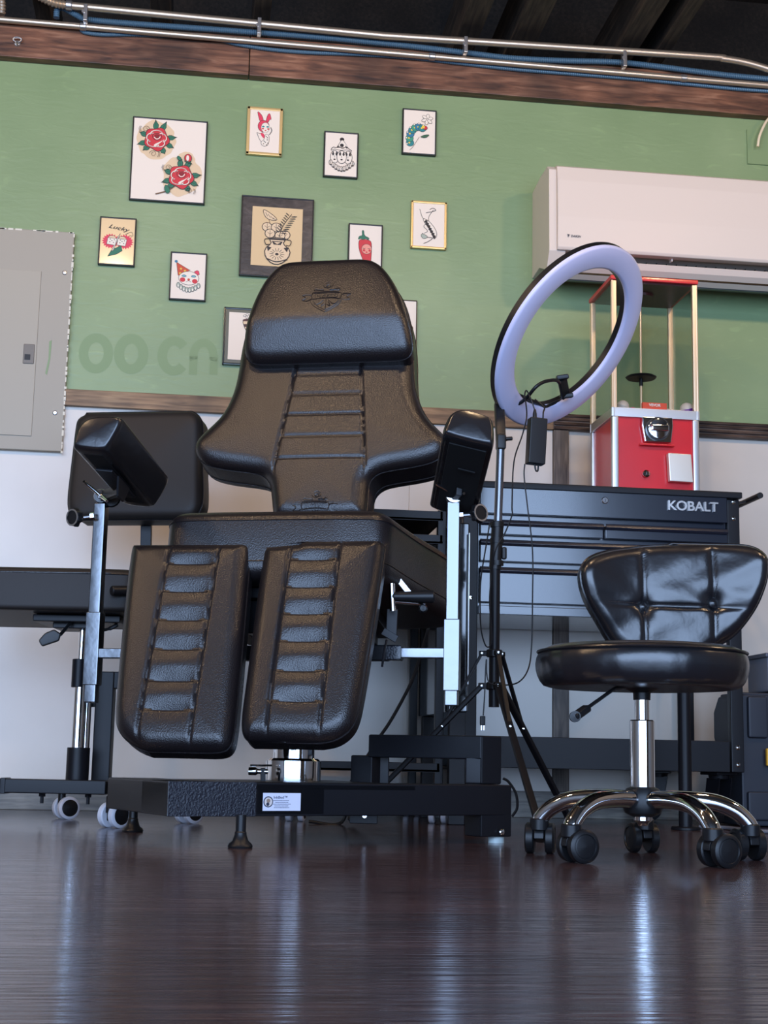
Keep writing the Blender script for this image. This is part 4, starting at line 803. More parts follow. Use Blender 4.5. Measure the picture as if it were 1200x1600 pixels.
mb.bar(tp-Vector((0, 0, 0.02)), tp+Vector((0.0, 0, 0.018)), 0.022, 0.03, (0, 1, 0), 0.005); mb.bar(tp, lp, 0.024, 0.02, (0, 0, 1), 0.004); q = PP(793, 686, tp, fwd_h); mb.tube([tp, q], 0.004, 8); mb.cyl(q-Vector((0.008, 0, 0)), q+Vector((0.012, 0, 0.002)), 0.005, 12, bev=0.001)
obj('tilt_hinge', mb, M_PLASTIC, t)
cz1 = pz(1021); cz2 = pz(1072)
for z in (cz1, cz2):
    mb = MB(); mb.cyl((B0.x, B0.y, z-0.009), (B0.x, B0.y, z+0.009), 0.019, 20, bev=0.002)
    feet = []
    obj('collar', mb, M_PLASTIC, t)
rl = lambda lat, d: fwd_h*d + right_h*lat
for fl, fd in ((0.345, 3.17), (0.482, 3.75), (-0.068, 3.57)):
    f_ = rl(fl, fd); f_.z = 0.012; d_ = Vector((f_.x-B0.x, f_.y-B0.y, 0)).normalized()
    a_ = Vector((B0.x, B0.y, cz2))+d_*0.030; mb = MB(); mb.bar(a_, f_, 0.016, 0.012, (0, 0, 1), 0.003); mb.box(Vector((B0.x, B0.y, cz2))+d_*0.022, (0.016, 0.03, 0.014), Matrix.Rotation(math.atan2(d_.y, d_.x)-math.pi/2, 3, 'Z'), 0.002)
    lg = obj('leg', mb, M_BLACK, t)
    mb = MB(); mb.tube([a_.lerp(f_, 0.955), f_-(f_-a_).normalized()*0.004], 0.010, 12); obj('rubber_foot', mb, M_PLASTIC, lg)
    b_ = Vector((B0.x, B0.y, cz1))+d_*0.030; m_ = a_.lerp(f_, 0.30); mb = MB(); mb.bar(b_, m_, 0.010, 0.006, (0, 0, 1), 0.001); mb.box(Vector((B0.x, B0.y, cz1))+d_*0.022, (0.014, 0.028, 0.012), Matrix.Rotation(math.atan2(d_.y, d_.x)-math.pi/2, 3, 'Z'), 0.002); screw(mb, m_-fwd_h*0.006, -fwd_h, 0.004, None); br_ = obj('brace', mb, M_BLACK, t)
    mb = MB(); screw(mb, m_-fwd_h*0.008, -fwd_h, 0.0035); screw(mb, b_-fwd_h*0.008, -fwd_h, 0.0035); screw(mb, a_-fwd_h*0.009, -fwd_h, 0.0035); obj('rivets', mb, M_CHROME, br_)
# phone holder on a gooseneck
def PR(px, py, off=0.0): return PP(px, py, ringc+n_*off, n_)
mb = MB(); mb.tube(spline([PR(800, 632, 0.0), PR(812, 630, 0.01), PR(824, 620, 0.03), PR(838, 604, 0.04), PR(852, 596, 0.04), PR(868, 594, 0.035), PR(874, 598, 0.03)], 8), 0.0045, 10)
mb.bar(PR(798, 612, -0.01), PR(852, 636, 0.004), 0.010, 0.008); mb.bar(PR(852, 636, 0.004), PR(905, 612, -0.01), 0.008, 0.008); obj('gooseneck', mb, M_PLASTIC, t)
mb = MB(); a_ = PR(878, 592, 0.02); b_ = PR(884, 620, 0.02); mb.bar(a_, b_, 0.026, 0.010, n_, 0.003); mb.bar(a_-c_r*0.014+c_u*0.002, a_+c_r*0.016+c_u*0.006, 0.028, 0.012, c_u, 0.003); mb.bar(b_-c_r*0.015, b_+c_r*0.018+c_u*0.004, 0.026, 0.012, c_u, 0.003); obj('phone_clamp', mb, M_PLASTIC, t)
# power adapter hanging from the ring
qa = PD(838, 690, 3.46); t = thing('power_adapter', 'black power adapter brick hanging by its cords from the ring light', 'power adapter', qa-Vector((0, 0, 0.055)))
zt_ = PD(838, 654, 3.46).z; zb_ = PD(838, 726, 3.46).z; rot = Matrix.Rotation(-YAW+R(14), 3, 'Z') @ Matrix.Rotation(R(3), 3, 'Y')
mb = MB(); mb.box((qa.x, qa.y, (zt_+zb_)/2), (0.043, 0.030, zt_-zb_), rot, 0.003); obj('brick', mb, M_PLASTIC, t)
mb = MB(); q0 = Vector((qa.x-0.004, qa.y, zt_)); mb.lathe(q0, [(0.0055, -0.002), (0.005, 0.012), (0.003, 0.022), (0, 0.024)], n=12); mb.tube(spline([q0+Vector((0, 0, 0.02)), PD(829, 622, 3.46), PD(822, 610, 3.47), PD(819, 622, 3.46)], 6), 0.0018, 8); q2 = Vector((qa.x+0.016, qa.y, zt_-0.004)); mb.tube(spline([q2, q2+Vector((0.001, 0, 0.02)), PD(850, 636, 3.47), PD(836, 624, 3.48)], 6), 0.002, 8); obj('plug_lead', mb, M_PLASTIC, t)
mb = MB(); mb.tube(spline([Vector((qa.x-0.004, qa.y, zb_+0.002)), Vector((qa.x-0.001, qa.y, zb_-0.014)), Vector((qa.x+0.004, qa.y, zb_-0.014)), Vector((qa.x+0.005, qa.y, zb_+0.002))], 6), 0.0022, 8); obj('cord_loop', mb, M_PLASTIC, t)
mb = MB(); mb.tube(spline([PD(x, y, d) for x, y, d in ((820, 618, 3.47), (823, 650, 3.43), (816, 680, 3.43), (803, 722, 3.43), (800, 790, 3.43), (800, 805, 3.43), (788, 835, 3.44), (774, 860, 3.44), (768, 900, 3.46), (765, 940, 3.46), (768, 1000, 3.46), (760, 1010, 3.46), (752, 985, 3.46), (750, 940, 3.47), (752, 900, 3.47), (760, 850, 3.48), (765, 818, 3.48))], 8), 0.0017, 8)
obj('power_cord', mb, M_PLASTIC, t)
mb = MB(); mb.tube(spline([PD(x, y, d) for x, y, d in ((820, 725, 3.46), (819, 745, 3.46), (824, 790, 3.46), (832, 860, 3.46), (832, 940, 3.46), (831, 1000, 3.46), (827, 1040, 3.45), (815, 1062, 3.42), (796, 1070, 3.44), (764, 1066, 3.46), (760, 1030, 3.46), (757, 1090, 3.46), (755, 1118, 3.46))], 8), 0.0017, 8, m=M_PLASTIC)
e_ = PD(754, 1126, 3.46); mb.box(e_, (0.012, 0.010, 0.022), bev=0.002, m=M_PLASTIC); 
for s_ in (-1, 1): mb.box(e_+Vector((s_*0.003, 0, -0.016)), (0.0015, 0.006, 0.012), m=M_CHROME)
obj('power_cord', mb, None, t)
# ================================================================== CLIENT CHAIR (far left)
t = thing('adjustable_chair', 'black padded chair with chrome gas lift and white casters at the far left', 'chair', (PD(125, 1240, 3.42).x, PD(125, 1240, 3.42).y, 0))
def local(M, pts):
    o = M.translation; n = Vector((M[0][2], M[1][2], M[2][2])); Mi = M.inverted(); out = []
    for px, py in pts:
        q = Mi @ PP(px, py, o, n); out.append((q.x, q.y))
    return out
# backrest: slightly turned to the left, leaning back
yw = R(7.3+9); u = Vector((math.cos(yw), -math.sin(yw), 0)); f_ = Vector((-math.sin(yw), -math.cos(yw), 0)); M = frame(PD(218, 730, 3.66), u, Vector((0, 0, 1))-f_*0.10)
rt = local(M, [(300, 812), (313, 800), (318, 780), (316, 720), (318, 665), (312, 650), (300, 643)]); lf = local(M, [(125, 812), (112, 805), (105, 790), (112, 730), (119, 672), (122, 655), (135, 649)])
mb = MB(); e, sf, _ = cushion(mb, M, rt, lf, T=0.075, r=0.022, h=0.018, crown=0.008, cs=0.06, rb=0.02, rows=44, cols=30); bk = obj('backrest', mb, M_VINYL, t, angle=60)
mb = MB(); mb.tube(dedupe(e, 0.006), 0.0022, 6, closed=True); obj('piping', mb, M_LEATHER, bk)
mb = MB(); mb.bar(PD(229, 810, 3.72), PD(226, 1000, 3.72), 0.027, 0.02, fwd_h); obj('back_post', mb, M_BLACK, t)
# seat
sz = PD(100, 893, 3.36).z; c = PD(55, 930, 3.36)
M = frame(Vector((c.x, c.y, sz-0.012)), (math.cos(R(7.3)), -math.sin(R(7.3)), 0), (math.sin(R(7.3)), math.cos(R(7.3)), -0.03))
hw = 0.245
rt = rounded([(hw-0.07, -0.06), (hw-0.008, -0.05), (hw, 0.0), (hw-0.01, 0.30), (hw-0.08, 0.31)], 0.04); lf = rounded([(-hw+0.05, 0.015-0.06), (-hw, 0.0), (-hw-0.0, 0.1), (-hw, 0.30), (-hw+0.06, 0.31)], 0.04)
mb = MB(); e, sf, _ = cushion(mb, M, rt, lf, T=0.085, r=0.02, h=0.012, crown=0.006, rb=0.012, rows=40, cols=30); st_ = obj('seat', mb, M_VINYL, t, angle=60)
mb = MB(); mb.tube(dedupe(e, 0.006), 0.002, 6, closed=True); obj('piping', mb, M_LEATHER, st_)
mb = MB(); a = PD(130, 974, 3.44); zz = sz-0.099; mb.box((a.x, a.y, zz-0.008), (0.20, 0.16, 0.016), Matrix.Rotation(-YAW, 3, 'Z'), 0.003); mb.box((a.x-0.01, a.y, zz-0.022), (0.10, 0.10, 0.014), Matrix.Rotation(-YAW, 3, 'Z'), 0.003); obj('seat_plate', mb, M_BLACK, t)
mb = MB(); mb.tube([PD(112, 972, 3.38), PD(94, 992, 3.34)], 0.004, 8); mb.prism([(-0.024, -0.010), (0.016, -0.013), (0.026, 0.0), (0.016, 0.016), (-0.006, 0.016), (-0.026, 0.006)], 0.012, frame(PD(79, 998, 3.34), Vector((0.9, 0, 0.42)), (0, 0, 1)), 0.004); obj('height_lever', mb, M_PLASTIC, t)
mb = MB(); mb.tube(spline([PD(160, 985, 3.4), PD(172, 982, 3.39), PD(184, 976, 3.39)], 5), [0.0035]*5+[0.005]*5+[0.004], 8); obj('tilt_lever', mb, M_PLASTIC, t)
mb = MB(); mb.cyl(PD(174, 923, 3.28), PD(232, 923, 3.33), 0.0115, 16, bev=0.002); obj('side_handle', mb, M_PLASTIC, t)
def vert(px, d, y0, y1, r, m, name, par, n=24, bev=0.001):
    a = PD(px, y0, d); b = Vector((a.x, a.y, PD(px, y1, d).z)); q = MB(); q.cyl(b, a, r, n, bev=bev); return obj(name, q, m, par)
gx = 126; D0 = 3.42
vert(gx+4, D0, 974, 1040, 0.008, M_CHROME, 'gas_piston', t)
vert(gx-1, D0, 1030, 1074, 0.017, M_BLACK, 'upper_sleeve', t)
vert(gx, D0, 1070, 1172, 0.0145, M_CHROME, 'chrome_column', t); vert(gx+12, D0+0.05, 1060, 1172, 0.011, M_CHROME, 'chrome_column', t)
vert(gx-3, D0, 1168, 1219, 0.026, M_BLACK, 'column_cover', t)
mb = MB(); A0 = PD(167, 1050, 3.5); A1 = Vector((A0.x, A0.y, PD(167, 1221, 3.5).z)); mb.bar(A1, A0, 0.042, 0.04, fwd_h, 0.003); mb.bar(A0+Vector((-0.02, 0, -0.02)), PD(200, 1086, 3.5)+Vector((0.05, 0, 0.035)), 0.04, 0.03, fwd_h, 0.003); mb.bar(PD(140, 1098, 3.5), PD(160, 1098, 3.5), 0.022, 0.02, (0, 0, 1), 0.002); obj('frame_post', mb, M_BLACK, t)
zb0_ = PD(90, 1240, 3.36).z; zb1_ = PD(90, 1218, 3.36).z; zc = (zb0_+zb1_)/2; hb = zb1_-zb0_
mb = MB(); pL = PD(-120, 1230, 3.36); pL.z = zc; pR = PD(168, 1230, 3.36); pR.z = zc; mb.bar(pL, pR, 0.05, hb, (0, 0, 1), 0.003)
pm = PD(8, 1230, 3.36); pm.z = zc; mb.box(pm, (0.012, 0.055, hb+0.004), Matrix.Rotation(-YAW, 3, 'Z'), 0.002)
p3 = PD(292, 1230, 3.62); p3.z = zc; pR2 = PD(160, 1230, 3.40); pR2.z = zc; mb.bar(pR2, p3, 0.045, hb, (0, 0, 1), 0.003); obj('base_bar', mb, M_BLACK, t)
M_WW = mat('white_caster_tyre', rgb(214, 216, 226), 0.35)
for px, d, yw_ in ((97, 3.60, -1.0), (173, 3.22, -0.7), (290, 3.50, -0.8)):
    q = PD(px, 1240, d); q.z = 0; cst = caster(t, q, -YAW+yw_, r=0.0268, wheelm=M_WW, hood=False)
for px in (66, 138):
    q = PD(px, 1240, 3.36); mb = MB(); mb.cyl((q.x, q.y, zb0_-0.022), (q.x, q.y, zb0_), 0.004, 10); mb.cyl((q.x, q.y, zb0_-0.007), (q.x, q.y, zb0_), 0.008, 6); obj('bolt', mb, M_BLACK, t)

# ================================================================== UTILITY CART behind the tattoo chair
uy0 = 3.72; ux0 = PY(470, 805, uy0).x; ux1 = PY(696, 805, uy0).x; uy1 = W-0.04
t = thing('utility_cart', 'black steel utility cart with shelves, half hidden behind the tattoo chair', 'utility cart', ((ux0+ux1)/2, (uy0+uy1)/2, 0))
def shelf(py0, py1, name='shelf', m=M_BLACK):
    z1 = PY(640, py0, uy0).z; z0 = PY(640, py1, uy0).z; mb = MB(); mb.box(((ux0+ux1)/2, uy0+0.004, (z0+z1)/2), (ux1-ux0-0.01, 0.008, z1-z0), bev=0.001); mb.box(((ux0+ux1)/2, uy1-0.004, (z0+z1)/2), (ux1-ux0-0.01, 0.008, z1-z0), bev=0.001)
    mb.box((ux0+0.01, (uy0+uy1)/2, (z0+z1)/2), (0.008, uy1-uy0, z1-z0), bev=0.001); mb.box((ux1-0.01, (uy0+uy1)/2, (z0+z1)/2), (0.008, uy1-uy0, z1-z0), bev=0.001); mb.box(((ux0+ux1)/2, (uy0+uy1)/2, z0+0.003), (ux1-ux0-0.01, uy1-uy0, 0.006)); obj(name, mb, m, t)
shelf(797, 812, 'top_tray'); shelf(834, 848); shelf(943, 958); shelf(1192, 1206)
mb = MB(); zz = PY(640, 968, uy0).z; mb.box(((ux0+ux1)/2-0.05, uy0+0.15, zz), (0.26, 0.20, 0.022), bev=0.004); obj('drawer_box', mb, M_PLASTIC, t)
zt2 = PY(640, 795, uy0).z
for x in (ux0+0.008, ux1-0.008):
    for y in (uy0+0.012, uy1-0.02):
        mb = MB(); mb.box((x, y, (zt2+0.075)/2), (0.022, 0.022, zt2-0.075), bev=0.002); obj('post', mb, M_BLACK, t)
        caster(t, Vector((x, y, 0)), 0.5 if x < 0.2 else -0.3, r=0.024, wheelm=M_WW, hood=False)
# glossy black side cabinet between cart and tool cart
gy0 = 3.66; gx0_ = ux1+0.006; gx1_ = px0-0.004; gzt_ = PY(705, 815, gy0).z; gzb_ = PY(705, 1112, gy0).z
t = thing('glass_front_cabinet', 'tall glossy black narrow cabinet behind the right armrest post', 'cabinet', ((gx0_+gx1_)/2, 3.9, 0))
M_GLOSS = mat('glossy_black_panel', rgb(16, 17, 20), 0.06, coat=1.0)
mb = MB(); mb.box(((gx0_+gx1_)/2, 3.92, (gzt_+gzb_)/2), (gx1_-gx0_, 0.5, gzt_-gzb_), bev=0.004); obj('body', mb, M_GLOSS, t)
mb = MB(); mb.box((gx1_-0.003, gy0-0.003, (gzt_+gzb_)/2+0.02), (0.003, 0.006, (gzt_-gzb_)*0.8), bev=0.001); obj('edge_trim', mb, M_ALU, t)
for y in (gy0+0.03, 4.12):
    mb = MB(); mb.box(((gx0_+gx1_)/2, y, (gzb_)/2+0.0), (gx1_-gx0_-0.008, 0.03, gzb_), bev=0.002); obj('foot', mb, M_BLACK, t)

# ================================================================== TOOL BOXES AND STAND at the right
ty0 = 3.80; tx0 = px1+0.004; tz1 = PY(1170, 1080, ty0).z
M_TB = mat('charcoal_toolbox_plastic', rgb(38, 42, 52), 0.5, bump=('noise', 300, 0.15, 0.0006))
t = thing('tool_box', 'charcoal plastic tool box with yellow latch on the floor, right edge beside the tool cart', 'tool box', (tx0+0.25, ty0+0.15, 0))
mb = MB(); sect([(ty0+0.015, 0.002), (ty0+0.195, 0.002), (ty0+0.20, 0.03), (ty0+0.212, 0.05), (ty0+0.215, 0.22), (ty0+0.225, 0.235), (ty0+0.225, tz1-0.05), (ty0+0.185, tz1-0.008), (ty0+0.015, tz1-0.008)], tx0, tx0+0.5, mb, bev=0.006); mb.box((tx0+0.25, ty0+0.10, tz1-0.008), (0.49, 0.16, 0.012), bev=0.004); mb.box((tx0+0.045, ty0+0.012, tz1-0.068), (0.055, 0.02, 0.11), bev=0.006); mb.box((tx0+0.05, ty0+0.012, 0.055), (0.075, 0.02, 0.075), bev=0.006); mb.box((tx0+0.16, ty0+0.010, tz1*0.52), (0.11, 0.022, 0.12), bev=0.006); obj('body', mb, M_TB, t)
mb = MB(); q = PY(1198, 1183, ty0-0.003); mb.box((q.x+0.012, ty0-0.004, q.z), (0.028, 0.012, 0.046), bev=0.003); obj('yellow_latch', mb, mat('yellow_plastic', rgb(220, 170, 40), 0.45), t)
cz_ = tz1+0.001; c0_ = PY(1198, 1050, ty0+0.03); t = thing('storage_bin', 'grey plastic bin resting on the charcoal tool box, cut by the right edge', 'bin', (c0_.x+0.12, ty0+0.15, cz_))
zt3 = PY(1198, 1020, ty0+0.03).z; mb = MB(); mb.box((c0_.x+0.12, ty0+0.105, (cz_+zt3)/2), (0.235, 0.15, zt3-cz_), bev=0.008); obj('body', mb, mat('grey_bin_plastic', rgb(120, 124, 136), 0.5), t)
mb = MB(); mb.box((c0_.x+0.12, ty0+0.105, zt3-0.006), (0.25, 0.165, 0.012), bev=0.004); obj('lid', mb, mat('grey_lid_plastic', rgb(92, 96, 108), 0.5), t)
# post of a floor stand
q = PD(1071, 1270, 3.70); t = thing('floor_stand', 'round black steel post on a flat base, behind the swivel stool', 'stand', (q.x, q.y, 0))
mb = MB(); mb.tube([(q.x, q.y, 0.008), (q.x, q.y, 0.40)], 0.0165, 20); obj('post', mb, M_BLACK, t)
mb = MB(); mb.lathe((q.x, q.y, 0), [(0, 0.001), (0.036, 0.001), (0.036, 0.006), (0.034, 0.008), (0, 0.010)], n=30); obj('base', mb, M_BLACK, t)
mb = MB(); mb.box((q.x-0.02, q.y, 0.408), (0.10, 0.12, 0.012), bev=0.003); obj('top_plate', mb, M_BLACK, t)
q1 = [PD(x, y, d) for x, y, d in ((1092, 1284, 3.78), (1130, 1285, 3.76), (1155, 1289, 3.68), (1180, 1296, 3.6), (1230, 1302, 3.56))]
for v in q1: v.z = 0.006
mb = MB(); mb.tube(spline(q1, 8), 0.0045, 8); tag(obj('floor_cable', mb, mat('grey_cable', rgb(110, 112, 120), 0.4)), 'grey cable lying on the floor in front of the tool box', 'cable')
# black cable hanging behind the tattoo chair
q1 = [PD(x, y, 3.62) for x, y in ((673, 968), (660, 1015), (645, 1060), (628, 1095), (608, 1130), (590, 1156), (575, 1180))]
mb = MB(); mb.tube(spline([PY(680, 946, uy0-0.01)]+q1+[Vector((q1[-1].x-0.04, q1[-1].y, 0.10)), Vector((q1[-1].x-0.06, q1[-1].y, 0.006)), Vector((q1[-1].x-0.14, q1[-1].y, 0.006))], 8), 0.0042, 10); tag(obj('hanging_cable', mb, M_PLASTIC), 'black cable curving down from the utility cart behind the tattoo chair', 'cable')
q1 = [Vector(PD(x, y, 3.3)) for x, y in ((786, 1216), (795, 1222), (806, 1240), (808, 1262), (800, 1276))]
mb = MB(); mb.tube(spline(q1, 8), 0.003, 8); CBL = mb

# ================================================================== SWIVEL STOOL
Cs = PD(1005, 1337, 2.53); Cs.z = 0; t = thing('swivel_stool', 'black leather swivel stool with low buttoned backrest and chrome base', 'stool', Cs)
dirs = []
RB = 0.188
for k in range(5):
    a = R(90-7.3-11+72*k); dv = Vector((math.cos(a), math.sin(a), 0)); dirs.append((a, dv))
    hub = Cs+Vector((0, 0, 0.092)); mb = MB()
    pts = [hub+dv*0.018+Vector((0, 0, 0.006)), hub+dv*0.07+Vector((0, 0, 0.008)), hub+dv*0.125+Vector((0, 0, 0.004)), hub+dv*0.162+Vector((0, 0, -0.010)), hub+dv*0.183+Vector((0, 0, -0.028)), hub+dv*(RB+0.002)+Vector((0, 0, -0.040))]
    sp = spline(pts, 8); n = len(sp); rr = [0.0135+0.0015*(1-i/n) for i in range(n)]; mb.tube(sp, rr, 18); lg = obj('base_leg', mb, M_CHROME, t, angle=60)
yaws = [1.0, 2.1, 0.45, -0.35, -0.6]
yaws = [0.35, 0.15, 0.35, 0.55, 0.25]
for (a, dv), yc in zip(dirs, (0.25, -0.2, -1.15, -1.1, 0.3)):
    caster(t, Cs+dv*RB, -YAW+yc, r=0.0265)
mb = MB(); mb.lathe(Cs, [(0, 0.070), (0.018, 0.070), (0.030, 0.076), (0.034, 0.086), (0.034, 0.104), (0.028, 0.116), (0.02, 0.120), (0, 0.120)], n=30); obj('hub', mb, M_PLASTIC, t)
mb = MB(); mb.lathe(Cs, [(0, 0.055), (0.008, 0.055), (0.010, 0.060), (0.016, 0.064), (0.016, 0.072), (0, 0.072)], n=20); obj('hub_pin', mb, M_CHROME, t)
zc1 = PD(1003, 1125, 2.53).z; zc2 = PD(1003, 1092, 2.53).z; zs0 = PD(1003, 1072, 2.53).z
mb = MB(); mb.lathe(Cs, [(0, 0.118), (0.021, 0.118), (0.021, zc1-0.002), (0.0195, zc1), (0.014, zc1), (0, zc1)], n=30); obj('column', mb, M_CHROME, t)
mb = MB(); mb.lathe(Cs, [(0.0125, zc1-0.01), (0.0125, zc2), (0, zc2)], n=24); obj('piston', mb, M_CHROME, t)
mb = MB(); mb.lathe(Cs, [(0, zc2-0.002), (0.0145, zc2-0.002), (0.0150, zc2+0.010), (0.030, zs0-0.004), (0.05, zs0), (0.0, zs0+0.008)], n=28); mb.box(Cs+Vector((0.0, 0, zs0+0.004)), (0.20, 0.10, 0.008), Matrix.Rotation(-YAW, 3, 'Z'), 0.002); obj('tilt_mechanism', mb, M_PLASTIC, t)
# seat
zb_ = PD(1005, 1066, 2.36).z; zt_ = zb_+0.070; prof = [(0, zb_-0.002), (0.155, zb_-0.002), (0.168, zb_+0.002), (0.176, zb_+0.014), (0.180, zb_+0.030), (0.181, zb_+0.044), (0.176, zb_+0.058), (0.160, zb_+0.068), (0.12, zb_+0.072), (0.06, zb_+0.070), (0, zb_+0.069)]
mb = MB(); nn_ = 160; rnd = random.Random(3); ph = [rnd.uniform(0, 6.28) for _ in range(6)]
def wob(a, h): return 1+0.0045*math.sin(9*a+ph[0])*math.sin(h*3)+0.004*math.sin(17*a+ph[1]+2*h)*(1-h)+0.003*math.sin(31*a+ph[2])*(1-h)
vs = []; fs = []; K = 40; L = resample([(r, z) for r, z in prof], K)
for i, (r, z) in enumerate(L):
    h = (z-zb_)/0.072
    for j in range(nn_):
        a = 2*math.pi*j/nn_; k_ = wob(a, h) if r > 0.12 else 1; dip = -0.006*math.exp(-((r-0.165)/0.006)**2) if False else 0
        vs.append(Cs+Vector((math.cos(a)*r*k_, math.sin(a)*r*k_, z+dip)))
for i in range(K-1):
    for j in range(nn_): fs.append([i*nn_+j, i*nn_+(j+1) % nn_, (i+1)*nn_+(j+1) % nn_, (i+1)*nn_+j])
mb.add(vs, fs); se = obj('seat', mb, M_LEATHER2, t, angle=80)
mb = MB(); mb.tube([Cs+Vector((math.cos(2*math.pi*j/80)*0.1775, math.sin(2*math.pi*j/80)*0.1775, zb_+0.0585)) for j in range(80)], 0.0022, 6, closed=True); obj('piping', mb, M_LEATHER2, se)
mb = MB(); a_ = PD(960, 1076, 2.46); b_ = PD(915, 1108, 2.40); mb.tube([Cs+Vector((-0.02, -0.02, zs0)), a_, b_], 0.0032, 8); d_ = (b_-a_).normalized(); mb.bar(b_-d_*0.006, b_+d_*0.036, 0.017, 0.012, (0, 0, 1), 0.004); e2 = b_+d_*0.032; mb.lathe(e2, [(0, -0.006), (0.009, -0.005), (0.009, 0.005), (0, 0.006)], fwd_h, 16); obj('height_lever', mb, M_PLASTIC, t)
# backrest
yb = R(7.3-4); u = Vector((math.cos(yb), -math.sin(yb), 0)); M = frame(PD(1052, 940, 2.69), u, Vector((0, 0, 1))+fwd_h*0.07)
rt = local(M, [(1085, 1040), (1112, 1012), (1140, 1000), (1162, 975), (1180, 945), (1192, 905), (1192, 878), (1180, 862), (1160, 854), (1130, 852), (1100, 852)])
lf = local(M, [(985, 1040), (962, 1015), (950, 1000), (928, 968), (908, 938), (899, 905), (905, 884), (925, 870), (960, 860), (1000, 855), (1050, 852)])
bl = local(M, [(1002, 950), (1110, 945)])
(b1x, b1y), (b2x, b2y) = bl
def gst(x, y):
    g = 0.006*np.exp(-((x-b1x)/0.005)**2)+0.006*np.exp(-((x-b2x)/0.005)**2)+0.006*np.exp(-((y-b1y)/0.004)**2)*(1/(1+np.exp((np.abs(x-(b1x+b2x)/2)-0.10)/0.02)))
    g += 0.012*np.exp(-(((x-b1x)**2+(y-b1y)**2)/0.016**2))+0.012*np.exp(-(((x-b2x)**2+(y-b2y)**2)/0.016**2)); return g
rr_ = random.Random(5)
def pst(x, y, z):
    w = 0.0007*math.sin(55*x+35*y+2*math.sin(60*y))+0.0005*math.sin(110*y-45*x)
    bend = 2.3*max(0, abs(x-0.005)-0.055)**2 if True else 0
    return (x, y, z+w+bend)
mb = MB(); e, sfb, _ = cushion(mb, M, rt, lf, T=0.045, r=0.022, h=0.022, crown=0.010, cs=0.04, groove=gst, post=pst, rb=0.016, rows=90, cols=90); bk = obj('backrest', mb, M_LEATHER2, t, angle=80)
mb = MB(); mb.tube(dedupe(e, 0.005), 0.0028, 6, closed=True); obj('piping', mb, M_LEATHER2, bk)
for x, y in bl:
    q = sfb(x, y, 0.004); mb = MB(); mb.lathe(q, [(0, 0.0065), (0.005, 0.0055), (0.0088, 0.003), (0.0098, 0), (0.008, -0.003)], M.to_3x3() @ Vector((0, 0, 1)), 20); obj('button', mb, M_LEATHER2, bk)
mb = MB()
for bx in (b1x, b2x):
    y = b1y-0.035
    while y < b1y+0.075:
        if abs(y-b1y) > 0.012:
            p0 = sfb(bx+0.0035, y, 0.0008); p1 = sfb(bx+0.0035, y+0.0028, 0.0008); mb.tube([p0, p1], 0.0005, 4)
        y += 0.0045
x = b1x-0.07
while x < b2x+0.02:
    if abs(x-b1x) > 0.012 and abs(x-b2x) > 0.012: mb.tube([sfb(x, b1y+0.0035, 0.0008), sfb(x+0.0028, b1y+0.0035, 0.0008)], 0.0005, 4)
    x += 0.0045
st1 = obj('stitching', mb, M_SEAM, bk); st1['kind'] = 'stuff'
mb = MB(); c0_ = M @ Vector((0, -0.06, -0.05)); mb.bar(Cs+Vector((0, 0.09, zs0+0.004)), Vector((c0_.x, c0_.y, zs0+0.004)), 0.05, 0.006, (0, 0, 1)); mb.bar(Vector((c0_.x, c0_.y, zs0+0.002)), c0_, 0.05, 0.006, fwd_h); obj('back_bracket', mb, M_BLACK, t)
# ================================================================== TATTOO CHAIR
CA = R(17.9); cu_ = Vector((math.cos(CA), -math.sin(CA), 0)); cf_ = Vector((-math.sin(CA), -math.cos(CA), 0)); UP = Vector((0, 0, 1))
O = fwd_h*3.0 + right_h*(-0.207)
def CH(px, py, s): return PP(px, py, O+cf_*s, cf_)
t = thing('tattoo_chair', 'large black leather tattoo chair with split leg rests in the middle of the room', 'tattoo chair', (O.x, O.y, 0))
